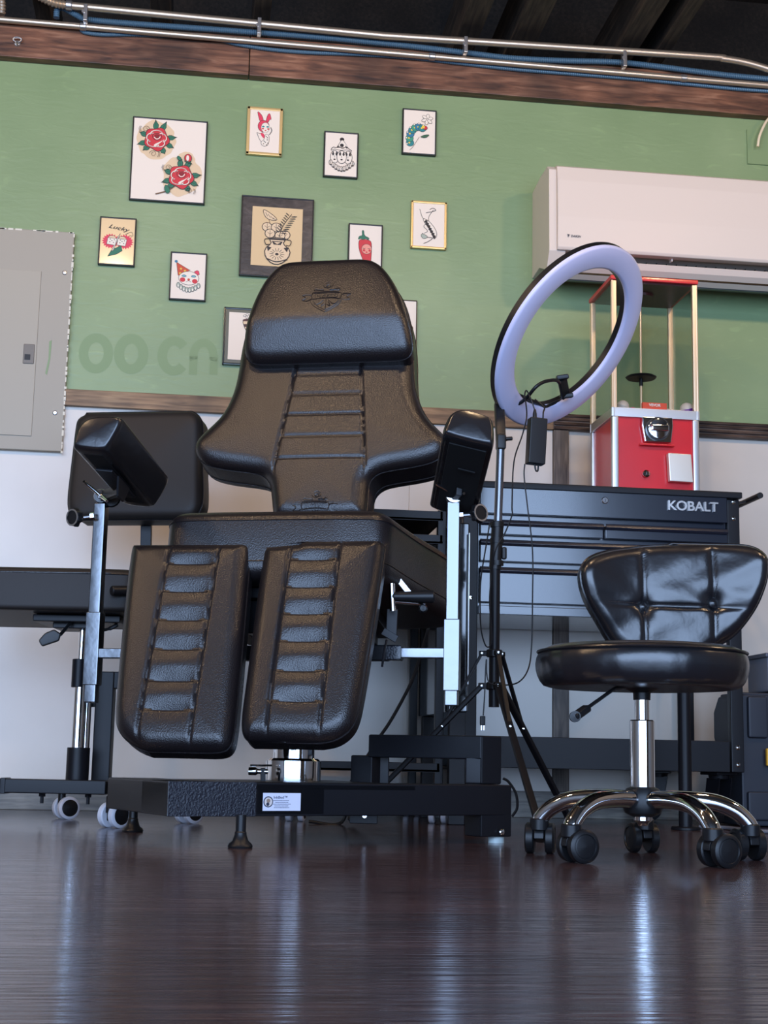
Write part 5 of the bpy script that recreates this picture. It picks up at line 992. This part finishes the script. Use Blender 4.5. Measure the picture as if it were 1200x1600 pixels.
# --- leg rests
def leg_pad(T_, B_, rt_px, lf_px, ribpx, seampx, name):
    X = cu_; Y = (T_-B_); M = frame(B_, X, Y)
    rt = local(M, rt_px); lf = local(M, lf_px); rib = [local(M, [p])[0][1] for p in ribpx]; sx0, sx1 = [local(M, [p])[0][0] for p in seampx]
    def g(x, y):
        a = 0.005*(np.exp(-((x-sx0)/0.003)**2)+np.exp(-((x-sx1)/0.003)**2))
        inside = 1/(1+np.exp(-(x-sx0)/0.004))*1/(1+np.exp((x-sx1)/0.004)); xc = (x-(sx0+sx1)/2)/(sx1-sx0)*2
        prof = np.zeros_like(y)
        ys = sorted(rib); ys = [ys[0]-0.075]+ys+[ys[-1]+0.05]
        for i in range(len(ys)-1):
            y0, y1 = ys[i], ys[i+1]; tt = (y-y0)/(y1-y0); k = (tt >= 0) & (tt < 1); tt = np.clip(tt, 0, 1)
            pf = 0.0105*(1-np.clip(tt/0.52, 0, 1))**1.35 + 0.0035*np.clip((tt-0.6)/0.4, 0, 1)**1.6
            if i == 0: pf = 0.0035*np.clip((tt-0.6)/0.4, 0, 1)**1.6
            prof = np.where(k, pf, prof)
        prof = prof*(0.45+0.55*np.clip(1-xc**2, 0, 1))
        return a+inside*prof
    mb = MB(); e, sf, zv = cushion(mb, M, rt, lf, T=0.046, r=0.028, h=0.026, crown=0.009, cs=0.05, groove=g, rb=0.018, rows=150, cols=110)
    o = obj(name, mb, M_LEATHER, t, angle=70)
    p = MB(); p.tube(dedupe(e, 0.006), 0.0017, 6, closed=True); obj('piping', p, M_LEATHER, o)
    s_ = MB(); ymax = max(p_[1] for p_ in rt); ymin = min(p_[1] for p_ in rt)
    for yy in rib:
        x = sx0+0.003
        while x < sx1-0.003: s_.tube([sf(x, yy+0.0008, 0.0006), sf(min(x+0.003, sx1), yy+0.0008, 0.0006)], 0.00035, 4); x += 0.0048
    y = ymin+0.03
    for sx_ in (sx0, sx1):
        y = ymin+0.02
        while y < ymax-0.012: s_.tube([sf(sx_+0.003, y, 0.0004), sf(sx_+0.003, y+0.003, 0.0004)], 0.0003, 4); y += 0.0048
    q = obj('stitching', s_, M_SEAM, o); q['kind'] = 'stuff'
    b = MB(); c = M @ Vector(((rt[3][0]+lf[3][0])/2, (ymax+ymin)/2+0.03, -0.056)); b.box(c, (0.14, 0.24, 0.010), M.to_3x3(), 0.002); obj('back_plate', b, M_BLACK, o)
    return M, o
SB, ST = 0.275, 0.125
ML, OL = leg_pad(CH(300, 852, ST), CH(268, 1172, SB),
    [(330, 1177), (348, 1176), (358, 1170), (365, 1155), (371, 1100), (382, 980), (391, 870), (392, 858), (385, 853), (350, 855)],
    [(235, 1176), (212, 1168), (190, 1150), (181, 1128), (184, 1080), (195, 960), (206, 865), (210, 855), (218, 851), (260, 855)],
    [(280, 891), (278, 935), (274, 980), (269, 1026), (264, 1073), (258, 1120)], [(251, 980), (330, 980)], 'leg_rest')
MR, OR = leg_pad(CH(508, 850, ST), CH(465, 1160, SB),
    [(500, 1162), (525, 1158), (548, 1142), (559, 1120), (567, 1080), (585, 970), (601, 865), (601, 853), (594, 847), (560, 852)],
    [(400, 1163), (386, 1158), (379, 1145), (379, 1120), (386, 1070), (399, 970), (412, 875), (416, 860), (424, 854), (470, 856)],
    [(495, 886), (490, 928), (484, 971), (477, 1014), (470, 1060), (465, 1106)], [(443, 980), (522, 980)], 'leg_rest')
# --- seat
F0 = CH(430, 812, 0.13)
sd = (-cf_*1.0 - UP*0.155).normalized(); M = frame(F0, cu_, sd)
rt = rounded([(0.12, -0.002), (0.222, 0.004), (0.240, 0.08), (0.268, 0.18), (0.312, 0.30), (0.312, 0.42), (0.22, 0.44)], [0, .05, .06, .06, .07, .06, 0])
mb = MB(); e, sf, _ = cushion(mb, M, rt, T=0.118, r=0.035, h=0.022, crown=0.008, rb=0.03, rows=70, cols=50); seat = obj('seat', mb, M_LEATHER, t, angle=70)
p = MB(); p.tube(dedupe(e, 0.006), 0.0018, 6, closed=True); obj('piping', p, M_LEATHER, seat)
p = MB(); e2 = [q + (M.to_3x3() @ Vector((0, 0, -0.085))) for q in dedupe(e, 0.006)]; p.tube(e2, 0.0016, 6, closed=True); obj('lower_seam', p, M_LEATHER, seat)
mb = MB(); c = M @ Vector((0, 0.24, -0.130)); mb.box(c, (0.34, 0.34, 0.022), M.to_3x3(), 0.003); mb.box(M @ Vector((0.13, 0.20, -0.150)), (0.03, 0.36, 0.03), M.to_3x3(), 0.003); mb.box(M @ Vector((-0.13, 0.20, -0.150)), (0.03, 0.36, 0.03), M.to_3x3(), 0.003); obj('seat_frame', mb, M_BLACK, t)
# --- backrest
rec = R(16); by_ = UP*math.cos(rec)-cf_*math.sin(rec); SBK = -0.24
M = frame(CH(503, 730, SBK), cu_, by_); MBK = M
lfp = [(462, 815), (432, 812), (428, 800), (426, 775), (424, 756), (414, 742), (396, 737), (352, 733), (322, 727), (309, 712), (307, 700), (312, 688), (330, 670), (352, 645), (368, 610), (377, 570), (382, 530), (392, 490), (404, 460), (420, 445), (445, 440)]
rtp = [(540, 815), (569, 812), (573, 800), (575, 775), (576, 756), (588, 744), (606, 739), (650, 733), (682, 725), (696, 712), (699, 700), (694, 686), (676, 670), (660, 652), (648, 620), (645, 590), (645, 560), (640, 520), (628, 480), (610, 450), (585, 440)]
lf = local(M, lfp); rt = local(M, rtp); lf = [(a[0], (a[1]+b[1])/2) for a, b in zip(lf, rt)]; rt = [(b[0], a[1]) for a, b in zip(lf, rt)]
seam = [(local(M, [p_])[0]) for p_ in ((425, 738), (460, 567))]; rows_y = [local(M, [p_])[0][1] for p_ in ((500, 724), (502, 690), (505, 657), (508, 626), (510, 595), (512, 566))]
def sxat(y): return 0.104+(0.073-0.104)*np.clip((y-seam[0][1])/(seam[1][1]-seam[0][1]), 0, 1.3)
def gb(x, y):
    s = sxat(y); on = 1/(1+np.exp(-(y-rows_y[0]+0.03)/0.008)); a = 0.006*(np.exp(-((np.abs(x)-s)/0.0028)**2))*on
    ins = 1/(1+np.exp((np.abs(x)-s)/0.002)); b = sum(0.003*np.exp(-((y-r_)/0.0026)**2) for r_ in rows_y); return a+ins*b
def pb(x, y, z):
    # shoulders and edges curl a little forward
    return (x, y, z+0.10*max(0, abs(x)-0.12)**1.5)
mb = MB(); e, sfk, _ = cushion(mb, M, rt, lf, T=0.105, r=0.034, h=0.026, crown=0.006, cs=0.05, groove=gb, post=pb, rb=0.03, rows=190, cols=160); bkr = obj('backrest', mb, M_LEATHER, t, angle=70)
p = MB(); de = dedupe(e, 0.006); p.tube(de, 0.0018, 6, closed=True); obj('piping', p, M_LEATHER, bkr)
p = MB(); zn = M.to_3x3() @ Vector((0, 0, 1)); p.tube([q-zn*0.064 for q in de], 0.0016, 6, closed=True); obj('lower_seam', p, M_LEATHER, bkr)
p = MB()
for yy in rows_y:
    s = float(sxat(yy)); x = -s+0.003
    while x < s-0.003: p.tube([sfk(x, yy+0.002, 0.0006), sfk(x+0.003, yy+0.002, 0.0006)], 0.00035, 4); x += 0.0048
y = rows_y[0]-0.02
while y < rows_y[-1]+0.01:
    for sg in (-1, 1):
        s = float(sxat(y))+0.003; p.tube([sfk(sg*s, y, 0.0005), sfk(sg*s, y+0.003, 0.0005)], 0.0003, 4)
    y += 0.0048
q = obj('stitching', p, M_SEAM, bkr); q['kind'] = 'stuff'
mb = MB(); mb.bar(M @ Vector((0, -0.10, -0.125)), M @ Vector((0, 0.25, -0.115)), 0.06, 0.02, zn); mb.bar(M @ Vector((0, -0.10, -0.125)), O-cf_*0.2+UP*0.56, 0.06, 0.02, zn); obj('backrest_frame', mb, M_BLACK, t)
# --- headrest
HM = frame(M @ (M.inverted() @ PP(511, 505, M.translation+zn*0.085, zn)), cu_, by_+cf_*0.0)
lfp = [(440, 556), (400, 556), (386, 553), (379, 545), (379, 534), (384, 514), (392, 488), (404, 460), (418, 436), (436, 417), (452, 411), (480, 410)]
rtp = [(580, 552), (620, 552), (634, 549), (641, 542), (642, 530), (638, 508), (631, 480), (620, 452), (606, 430), (590, 414), (572, 409), (545, 409)]
lf = local(HM, lfp); rt = local(HM, rtp); yk = local(HM, [(511, 503)])[0][1]
lf = [(a[0], (a[1]+b[1])/2) for a, b in zip(lf, rt)]; rt = [(b[0], a[1]) for a, b in zip(lf, rt)]
def ph_(x, y, z):
    k = 0.006; d = yk-y; s = k*math.log(1+math.exp(min(50, d/k))); return (x, y, z-0.42*s)
mb = MB(); e, sfh, zvh = cushion(mb, HM, rt, lf, T=0.050, r=0.022, h=0.020, crown=0.006, cs=0.05, post=ph_, rb=0.018, rows=90, cols=70); hr = obj('headrest', mb, M_LEATHER, t, angle=70)
p = MB(); p.tube(dedupe(e, 0.006), 0.0018, 6, closed=True); obj('piping', p, M_LEATHER, hr)
# embossed emblem
def emblem(sf, cx, cy, sc, par, upto=None):
    mb = MB()
    def L(pts, r=0.0011, n=5):
        P = spline([(x, y, 0) for x, y in pts], n) if len(pts) > 2 else [Vector((*pts[0], 0)), Vector((*pts[1], 0))]
        mb.tube([sf(cx+v.x*sc, cy+v.y*sc, 0.0003) for v in P], r, 5)
    L([(-0.56, 0.27), (-0.3, 0.31), (0, 0.32), (0.3, 0.31), (0.56, 0.27)]); L([(-0.56, -0.03), (-0.3, 0.01), (0, 0.02), (0.3, 0.01), (0.56, -0.03)]); L([(-0.56, 0.27), (-0.60, 0.12), (-0.56, -0.03)]); L([(0.56, 0.27), (0.60, 0.12), (0.56, -0.03)])
    L([(-0.50, 0.235), (0, 0.27), (0.50, 0.235)], 0.0009)
    for s in (-1, 1):
        L([(s*0.58, 0.16), (s*0.78, 0.20), (s*0.98, 0.17)]); L([(s*0.98, 0.17), (s*0.82, 0.06), (s*0.96, -0.06)]); L([(s*0.96, -0.06), (s*0.76, -0.10), (s*0.6, -0.02)])
        L([(s*0.62, -0.10), (s*0.5, -0.30), (s*0.25, -0.48), (0, -0.62)]); L([(s*0.52, -0.10), (s*0.42, -0.26), (s*0.2, -0.42), (0, -0.52)], 0.0009)
        L([(s*0.10, -0.06), (s*0.22, -0.2), (s*0.36, -0.26), (s*0.48, -0.16)]); L([(s*0.05, -0.28), (s*0.18, -0.34), (s*0.10, -0.16)])
        L([(s*0.12, 0.42), (s*0.34, 0.43), (s*0.46, 0.47), (s*0.52, 0.42), (s*0.46, 0.37), (s*0.34, 0.39), (s*0.12, 0.38)])
    L([(0, -0.06), (0, -0.5)]); L([(-0.16, 0.62), (-0.08, 0.52), (0.06, 0.5), (0.14, 0.58), (0.06, 0.66), (-0.04, 0.58), (0.04, 0.54)]); L([(0.16, 0.52), (0.22, 0.64), (0.14, 0.76), (0.02, 0.78), (-0.08, 0.72)])
    def pr(v):
        q = sf(cx+v.x, cy+v.y+sc*0.125, 0.0006+max(0, v.z)); return q
    text_mb(mb, 'INKBED', Matrix.Identity(4), 0.02, 0.0020, fit=(sc*0.92, sc*0.17), proj=pr, bold=0.0001)
    return obj('embossed_emblem', mb, M_LEATHER, par, angle=60)
hc = local(HM, [(513, 476)])[0]; emblem(sfh, hc[0], hc[1], 0.058, hr)
bc = local(MBK, [(497, 812)])[0]; bc2 = local(MBK, [(496, 800)])[0]; emblem(sfk, bc2[0], bc2[1]-0.004, 0.052, bkr)
# --- armrests
def arm_pad(Np, nd, Fp, fd, poly, name, par):
    a = PD(*Np, nd); b = PD(*Fp, fd); ax = (b-a).normalized(); X = right_h-ax*right_h.dot(ax); X.normalize(); Y = ax.cross(X)*-1
    if Y.z < 0: Y = -Y
    M = Matrix(((X.x, Y.x, ax.x, a.x), (X.y, Y.y, ax.y, a.y), (X.z, Y.z, ax.z, a.z), (0, 0, 0, 1))); L = (b-a).length
    out = smooth_poly(poly, 3); mb = MB(); rings = []; vs = []; fs = []; n = len(out)
    prof = [(0.0, 0.80), (0.002, 0.90), (0.008, 0.97), (0.016, 1.0)] + [(x, 1.0) for x in np.linspace(0.03, L-0.03, 8)] + [(L-0.014, 1.0), (L-0.006, 0.96), (L, 0.85)]
    for z, k in prof: vs += [M @ Vector((x*k, y*k, z)) for x, y in out]
    for i in range(len(prof)-1):
        for j in range(n): fs.append([i*n+j, i*n+(j+1) % n, (i+1)*n+(j+1) % n, (i+1)*n+j])
    m_ = len(vs); vs.append(M @ Vector((0, 0, -0.003))); vs.append(M @ Vector((0, 0, L+0.002)))
    for j in range(n): fs.append([m_, (j+1) % n, j]); fs.append([m_+1, (len(prof)-1)*n+j, (len(prof)-1)*n+(j+1) % n])
    mb.add(vs, fs); o = obj(name, mb, M_LEATHER2, par, angle=60)
    # underside liner and seam
    return o, M, L
Lp, LM, LL = arm_pad((151, 674), 2.76, (230, 768), 3.08, [(-0.034, 0.034), (0.044, 0.034), (0.050, 0.020), (0.026, -0.032), (0.015, -0.040), (-0.044, -0.032), (-0.050, -0.022)], 'armrest_pad', t)
Rp, RM, RL = arm_pad((738, 658), 2.66, (712, 778), 2.98, [(-0.036, 0.032), (0.030, 0.016), (0.042, 0.004), (0.042, -0.044), (0.034, -0.050), (-0.050, -0.030), (-0.056, -0.020)], 'armrest_pad', t)
mb = MB(); ring = [RM @ Vector(p_) for p_ in ((-0.044, -0.026, 0.010), (0.028, -0.043, 0.010), (0.031, -0.0455, 0.03), (0.031, -0.0455, RL-0.03), (0.026, -0.043, RL-0.010), (-0.044, -0.028, RL-0.010), (-0.047, -0.028, RL-0.03), (-0.047, -0.028, 0.03))]; mb.tube(ring, 0.002, 6, closed=True); obj('seam', mb, M_LEATHER, Rp)
mb = MB(); mb.box(RM @ Vector((-0.006, -0.0405, RL*0.52)), (0.072, 0.004, RL*0.88), RM.to_3x3() @ Matrix.Rotation(R(-13), 3, 'Z'), 0.002); mb.box(RM @ Vector((0.0, -0.047, RL*0.34)), (0.034, 0.003, 0.006), RM.to_3x3() @ Matrix.Rotation(R(-13), 3, 'Z'), 0.001); obj('underside_board', mb, M_CLOTH, Rp)
mb = MB(); mb.box(LM @ Vector((-0.014, -0.0345, LL*0.5)), (0.040, 0.004, LL*0.82), LM.to_3x3() @ Matrix.Rotation(R(-8), 3, 'Z'), 0.002); obj('underside_board', mb, M_CLOTH, Lp)
# left bracket
mb = MB(); B_ = LM.to_3x3() @ Matrix.Rotation(R(-8), 3, 'Z'); mb.box(LM @ Vector((-0.012, -0.044, LL*0.50)), (0.036, 0.006, 0.15), B_, 0.002); mb.prism([(-0.02, 0.0), (0.05, 0.0), (0.035, -0.035), (0.0, -0.035)], 0.004, Matrix.Translation(LM @ Vector((0.006, -0.046, LL*0.42))) @ (B_ @ Matrix(((0, 0, 1), (0, 1, 0), (1, 0, 0)))).to_4x4()); obj('bracket', mb, M_BLACK, Lp)
# posts, sleeves and cross tubes
def arm_post(pt, pb, ps0, ps1, s, side):
    a = CH(*pt, s); b = CH(*pb, s); xy = Vector(((a.x+b.x)/2, (a.y+b.y)/2, 0)); za, zb = a.z, b.z
    mb = MB(); mb.bar(xy+UP*zb, xy+UP*za, 0.025, 0.025, cf_, 0.0025); o = obj('armrest_post', mb, M_STEEL, t)
    z1 = CH(pt[0], ps0, s).z; z0 = CH(pt[0], ps1, s).z; mb = MB(); mb.bar(xy+UP*z0, xy+UP*z1, 0.031, 0.031, cf_, 0.002); obj('sleeve', mb, M_STEEL, o)
    zc = CH(pt[0], 1021, s).z; c0 = xy+UP*zc-cu_*side*0.014; c1 = c0-cu_*side*0.085; c2 = c0-cu_*side*0.26; mb = MB(); mb.bar(c0, c2, 0.024, 0.020, UP, 0.002); obj('cross_tube', mb, M_STEEL, o)
    mb = MB(); mb.bar(c1, c1-cu_*side*0.055, 0.034, 0.030, UP, 0.004); obj('clamp_collar', mb, M_SPECK, o)
    return o, xy, za
lo, lxy, lz = arm_post((157, 787), (144, 1098), 957, 1071, 0.03, -1)
ro, rxy, rz_ = arm_post((708, 785), (707, 1103), 968, 1080, 0.03, 1)
def joint(c, r, lev0, lev1, m, par, padM, padpt):
    mb = MB(); mb.lathe(c-fwd_h*0.014, [(0, -0.002), (r*0.9, 0), (r, 0.003), (r, 0.024), (0, 0.026)], fwd_h, 28); j = obj('tilt_joint', mb, m, par)
    mb = MB(); mb.tube([lev0, c-fwd_h*0.022, lev1], [0.003, 0.0042, 0.003], 10); mb.lathe(c-fwd_h*0.016, [(0, 0.012), (0.006, 0.010), (0.007, 0)], -fwd_h, 14); obj('clamp_lever', mb, M_CHROME, j)
    mb = MB(); mb.bar(c, padpt, 0.022, 0.012, fwd_h, 0.002); obj('arm_link', mb, M_BLACK, j)
lc_ = lxy+UP*(lz+0.014); joint(lc_, 0.0155, PD(131, 752, 2.98), PD(167, 783, 2.98), M_SPECK, lo, LM, LM @ Vector((-0.005, -0.050, LL*0.55)))
mb = MB(); mb.lathe(lc_+right_h*0.022+fwd_h*0.01-right_h*0.004, [(0, -0.006), (0.018, -0.006), (0.020, 0), (0.018, 0.006), (0, 0.006)], fwd_h, 24); obj('tilt_disc', mb, M_PLASTIC, lo)
rc_ = rxy+UP*(rz_+0.014); joint(rc_, 0.0185, PD(680, 756, 2.84), PD(725, 771, 2.84), M_ALU, ro, RM, RM @ Vector((-0.005, -0.046, RL*0.6)))
def star_knob(c, start, par, r=0.018):
    mb = MB(); mb.tube([start, c], 0.0042, 10, m=M_CHROME); mb.lathe(start, [(0.0075, 0), (0.0075, 0.008), (0, 0.008)], (c-start).normalized(), 6, M_CHROME)
    d = (c-start).normalized(); x = d.cross(UP).normalized(); y = d.cross(x); pts = []
    for k in range(42): a = 2*math.pi*k/42; q = r*(1+0.13*math.cos(7*a)); pts.append((q*math.cos(a), q*math.sin(a)))
    v = (-fwd_h*0.8+d*0.6).normalized(); X = v.cross(UP).normalized(); Y = v.cross(X)
    mb.prism(pts, 0.014, Matrix(((X.x, Y.x, v.x, c.x), (X.y, Y.y, v.y, c.y), (X.z, Y.z, v.z, c.z), (0, 0, 0, 1))), 0.003, M_PLASTIC)
    mb.lathe(c, [(r*0.9, 0.012), (r*0.98, 0.0155), (r*0.8, 0.0155)], v, 42, M_ALU); obj('star_knob', mb, None, par)
star_knob(PD(744, 803, 2.90), PD(717, 805, 2.90), ro); star_knob(PD(121, 809, 3.02), PD(147, 806, 3.02), lo)
# --- column
cc = PD(458, 1210, 3.02); cc.z = 0
mb = MB(); mb.lathe(cc, [(0.0, 0.100), (0.056, 0.100), (0.056, 0.150), (0.050, 0.155), (0, 0.155)], n=40, m=M_CHROME); mb.lathe(cc, [(0.042, 0.15), (0.042, 0.36), (0, 0.36)], n=40, m=M_CHROME); mb.lathe(cc, [(0.034, 0.36), (0.034, 0.50), (0.06, 0.52), (0, 0.54)], n=32, m=M_BLACK)
obj('column', mb, None, t)
q = PD(395, 1205, 2.95); mb = MB(); mb.lathe(q, [(0, -0.010), (0.008, -0.008), (0.008, 0.006), (0.005, 0.010), (0.005, 0.03), (0, 0.03)], right_h, 18, M_CHROME); mb.bar(PD(411, 1200, 2.95), PD(411, 1223, 2.95), 0.010, 0.010, fwd_h, m=M_BLACK); mb.tube([PD(391, 1196, 2.96), PD(425, 1196, 2.96)], 0.002, 8, m=M_CHROME); obj('foot_valve', mb, None, t)
# --- base
zT, zB = 0.112, 0.053
bp = lambda px, d: (lambda v: Vector((v.x, v.y, 0)))(PD(px, 1225, d))
P0, P1, P2, P3 = bp(168, 2.88), bp(262, 2.575), bp(400, 2.65), bp(800, 2.945)
def inward(a, b, w): d = (b-a).normalized(); n = Vector((-d.y, d.x, 0)); n = n if n.dot(fwd_h) > 0 else -n; return n*w
def barz(a, b, w, z0, z1, mb, m=None, bev=0.0035):
    n = inward(a, b, w); mb.prism([(a.x, a.y), (b.x, b.y), (b.x+n.x, b.y+n.y), (a.x+n.x, a.y+n.y)], z1-z0, Matrix.Translation((0, 0, z0)), bev, m)
mb = MB(); barz(P2, P3, 0.075, zB, zT, mb); barz(P0+(P0-P1)*0.0, P1, 0.10, zB, zT, mb); mb.prism([(P1.x, P1.y), (P2.x, P2.y), (P2+(P3-P2)*0.25)[:2], (P0+(P1-P0)*0.6)[:2]], zT-zB, Matrix.Translation((0, 0, zB)), 0.002)
back = bp(520, 3.25); mb.prism([P2[:2], (P2+(P3-P2)*0.6)[:2], back[:2], (P0)[:2]], 0.012, Matrix.Translation((0, 0, zT-0.014)), 0.002)
base = obj('base_frame', mb, M_BLACK, t)
mb = MB(); n = inward(P1, P2, -0.004); a = P1+n; b = P2+n; mb.prism([(a.x, a.y), (b.x, b.y), (P2.x, P2.y), (P1.x, P1.y)], zT-zB+0.001, Matrix.Translation((0, 0, zB-0.0005)), 0.0012); obj('front_plate', mb, M_SPECK, base)
# right end: down leg, riser and raised rear frame
e3 = P3; zr = PD(768, 1150, 2.98).z; zr0 = PD(768, 1187, 2.98).z
mb = MB(); a = bp(752, 2.91); b = bp(800, 2.945); barz(a, b, 0.06, 0.012, zB+0.01, mb); obj('end_leg', mb, M_BLACK, base)
mb = MB(); mb.tube([(b.x-0.028, b.y+0.015, 0.0), (b.x-0.028, b.y+0.015, 0.016)], 0.016, 20); obj('clear_foot', mb, mat('milky_rubber', rgb(190, 205, 205), 0.3), base)
mb = MB(); q = bp(784, 2.928); n = inward(a, b, -0.002); screw(mb, Vector((q.x, q.y, 0.022))+n, n, 0.006); obj('bolt', mb, M_CHROME, base)
mb = MB(); r0 = PD(752, 1200, 2.98); r1 = PD(784, 1200, 3.0); r0.z = r1.z = 0; barz(r0, r1, 0.045, zT, zr, mb); l0 = PD(575, 1170, 3.08); l0.z = 0; barz(l0, r0, 0.045, zr0, zr, mb)
l1 = PD(548, 1170, 3.10); l1.z = 0; l2 = PD(582, 1170, 3.08); l2.z = 0; barz(l1, l2, 0.045, zT-0.01, zr0+0.004, mb); m1 = PD(590, 1200, 3.12); m1.z = 0; m2 = PD(608, 1200, 3.12); m2.z = 0; barz(m1, m2, 0.03, zT-0.01, zr0+0.003, mb)
k0 = PD(727, 1180, 2.99); k0.z = 0; barz(k0, r0+(r1-r0)*0.1, 0.045, zT, zr0+0.004, mb)
obj('raised_rear_frame', mb, M_BLACK, base)
q = PD(570, 1275, 2.95); mb = MB(); mb.box((q.x, q.y+0.02, 0.048), (0.055, 0.03, 0.034), Matrix.Rotation(-YAW, 3, 'Z'), 0.002); bb = obj('mounting_block', mb, M_BLACK, base)
mb = MB(); screw(mb, Vector((q.x, q.y+0.004, 0.046)), -fwd_h, 0.006); obj('bolt', mb, M_CHROME, bb)
for px, d, y0 in ((376, 2.62, 1276), (207, 3.08, 1262)):
    q = PD(px, 1300, d); q.z = 0; mb = MB(); mb.lathe(q, [(0, 0.0), (0.021, 0.0), (0.022, 0.003), (0.020, 0.007), (0.014, 0.012), (0.0105, 0.022), (0.0105, 0.026), (0.009, 0.028), (0.009, 0.056), (0, 0.056)], n=24); obj('levelling_foot', mb, M_PLASTIC, base)
# label on the front bar
n = inward(P2, P3, -1.0).normalized(); q0 = PP(411, 1253, P2+n*0.002, n); q1 = PP(470, 1253, P2+n*0.002, n); d = (P3-P2).normalized(); zl1 = PP(440, 1239, P2+n*0.002, n).z; zl0 = PP(440, 1267, P2+n*0.002, n).z
c = (q0+q1)/2; c.z = (zl0+zl1)/2; w_ = (q1-q0).length; h_ = zl1-zl0; M = frame(c-n*0.0012, d, UP)
mb = MB(); mb.prism([(-w_/2, -h_/2), (w_/2, -h_/2), (w_/2, h_/2), (-w_/2, h_/2)], 0.0006, M); lb = obj('white_label', mb, mat('white_label', rgb(214, 216, 232), 0.4), base)
mb = MB(); M2 = M @ Matrix.Translation((0, 0, 0.0008)); text_mb(mb, 'InkBed\u2122', M2 @ Matrix.Translation((-0.003, h_*0.26, 0)), 0.01, 0.0002, fit=(w_*0.36, h_*0.15), bold=0.00008)
for k, (x, wd3) in enumerate(((-0.002, .40), (-0.001, .34), (-0.001, .44), (-0.001, .37), (-0.001, .39))):
    n_w = int(wd3*20); xx = x-w_*wd3/2
    rnd = random.Random(k)
    while xx < x+w_*wd3/2:
        l = rnd.uniform(0.0010, 0.0030); mb.add([M2 @ Vector((xx, h_*(0.08-0.10*k)-0.0005, 0)), M2 @ Vector((xx+l, h_*(0.08-0.10*k)-0.0005, 0)), M2 @ Vector((xx+l, h_*(0.08-0.10*k)+0.0005, 0)), M2 @ Vector((xx, h_*(0.08-0.10*k)+0.0005, 0))], [[0, 1, 2, 3]]); xx += l+0.0005
obj('label_print', mb, mat('label_ink', rgb(60, 70, 100), 0.5), lb)
mb = MB(); Md = M2 @ Matrix.Translation((-w_*0.36, 0, 0)); nz = M2.to_3x3() @ Vector((0, 0, 1)); mb.lathe(Md.translation, [(0, 0), (h_*0.31, 0)], nz, 28, mat('label_ring', rgb(40, 46, 66), 0.5)); mb.lathe(Md.translation+nz*0.0002, [(0, 0), (h_*0.25, 0)], nz, 28, mat('label_portrait', rgb(214, 204, 200), 0.5)); mb.lathe(Md.translation+nz*0.0004+UP*0.002, [(0, 0), (h_*0.12, 0)], nz, 20, mat('label_face', rgb(150, 128, 112), 0.5)); mb.lathe(Md.translation+nz*0.0004-UP*0.004-d*0.001, [(0, 0), (h_*0.10, 0)], nz, 20, mat('label_ring', rgb(40, 46, 66), 0.5)); obj('round_portrait_mark', mb, None, lb)
# --- lever mechanism under the right of the seat
mb = MB(); a = PD(614, 932, 2.86); b = PD(679, 932, 2.86); dr_ = (b-a).normalized(); mb.lathe(a, [(0, -0.004), (0.006, -0.002), (0.009, 0.004), (0.010, 0.03), (0.0125, 0.06), (0.0125, (b-a).length-0.003), (0.010, (b-a).length), (0, (b-a).length)], dr_, 22, M_PLASTIC); obj('grip_lever', mb, None, t)
mb = MB(); mb.tube([PD(612, 912, 2.86), PD(614, 955, 2.86)], 0.006, 12, m=M_CHROME); mb.tube([PD(616, 940, 2.88), PD(664, 944, 2.88), PD(661, 950, 2.86)], 0.004, 10, m=M_CHROME); mb.lathe(PD(661, 951, 2.86), [(0, -0.009), (0.006, -0.008), (0.009, 0), (0.006, 0.008), (0, 0.009)], -fwd_h, 18, M_PLASTIC); mb.bar(PD(622, 905, 2.9), PD(642, 930, 2.9), 0.012, 0.004, fwd_h, m=M_ALU); obj('release_linkage', mb, None, t)
mb = MB(); mb.bar(PD(613, 952, 2.9), PD(611, 995, 2.9), 0.022, 0.02, fwd_h, 0.002); mb.bar(PD(598, 986, 2.88), PD(620, 999, 2.88), 0.014, 0.006, fwd_h, 0.001); mb.tube([PD(604, 1000, 2.86), PD(600, 1020, 2.85), PD(597, 1042, 2.85)], 0.0022, 8); obj('gas_spring_box', mb, M_BLACK, t)
mb = MB(); mb.bar(CH(608, 1021, 0.03), CH(300, 1021, 0.03), 0.035, 0.03, UP, 0.003); mb.bar(O+cu_*0.0+UP*0.40, O+UP*0.53, 0.12, 0.12, cf_, 0.004); mb.bar(CH(500, 1021, 0.03), O+UP*0.42, 0.04, 0.04, UP); obj('under_frame', mb, M_BLACK, t)
for nm, mm, sg in (('leg_rest_arm', ML, -1), ('leg_rest_arm', MR, 1)):
    mb = MB(); p_ = mm @ Vector((0.0, 0.25, -0.066)); mb.bar(p_, O+cu_*sg*0.09+cf_*0.05+UP*0.46, 0.03, 0.02, UP, 0.002); mb.bar(mm @ Vector((0.0, 0.10, -0.066)), mm @ Vector((0.0, 0.34, -0.066)), 0.03, 0.012, cf_, 0.002); obj(nm, mb, M_BLACK, t)
obj('power_cable', CBL, M_PLASTIC, t)
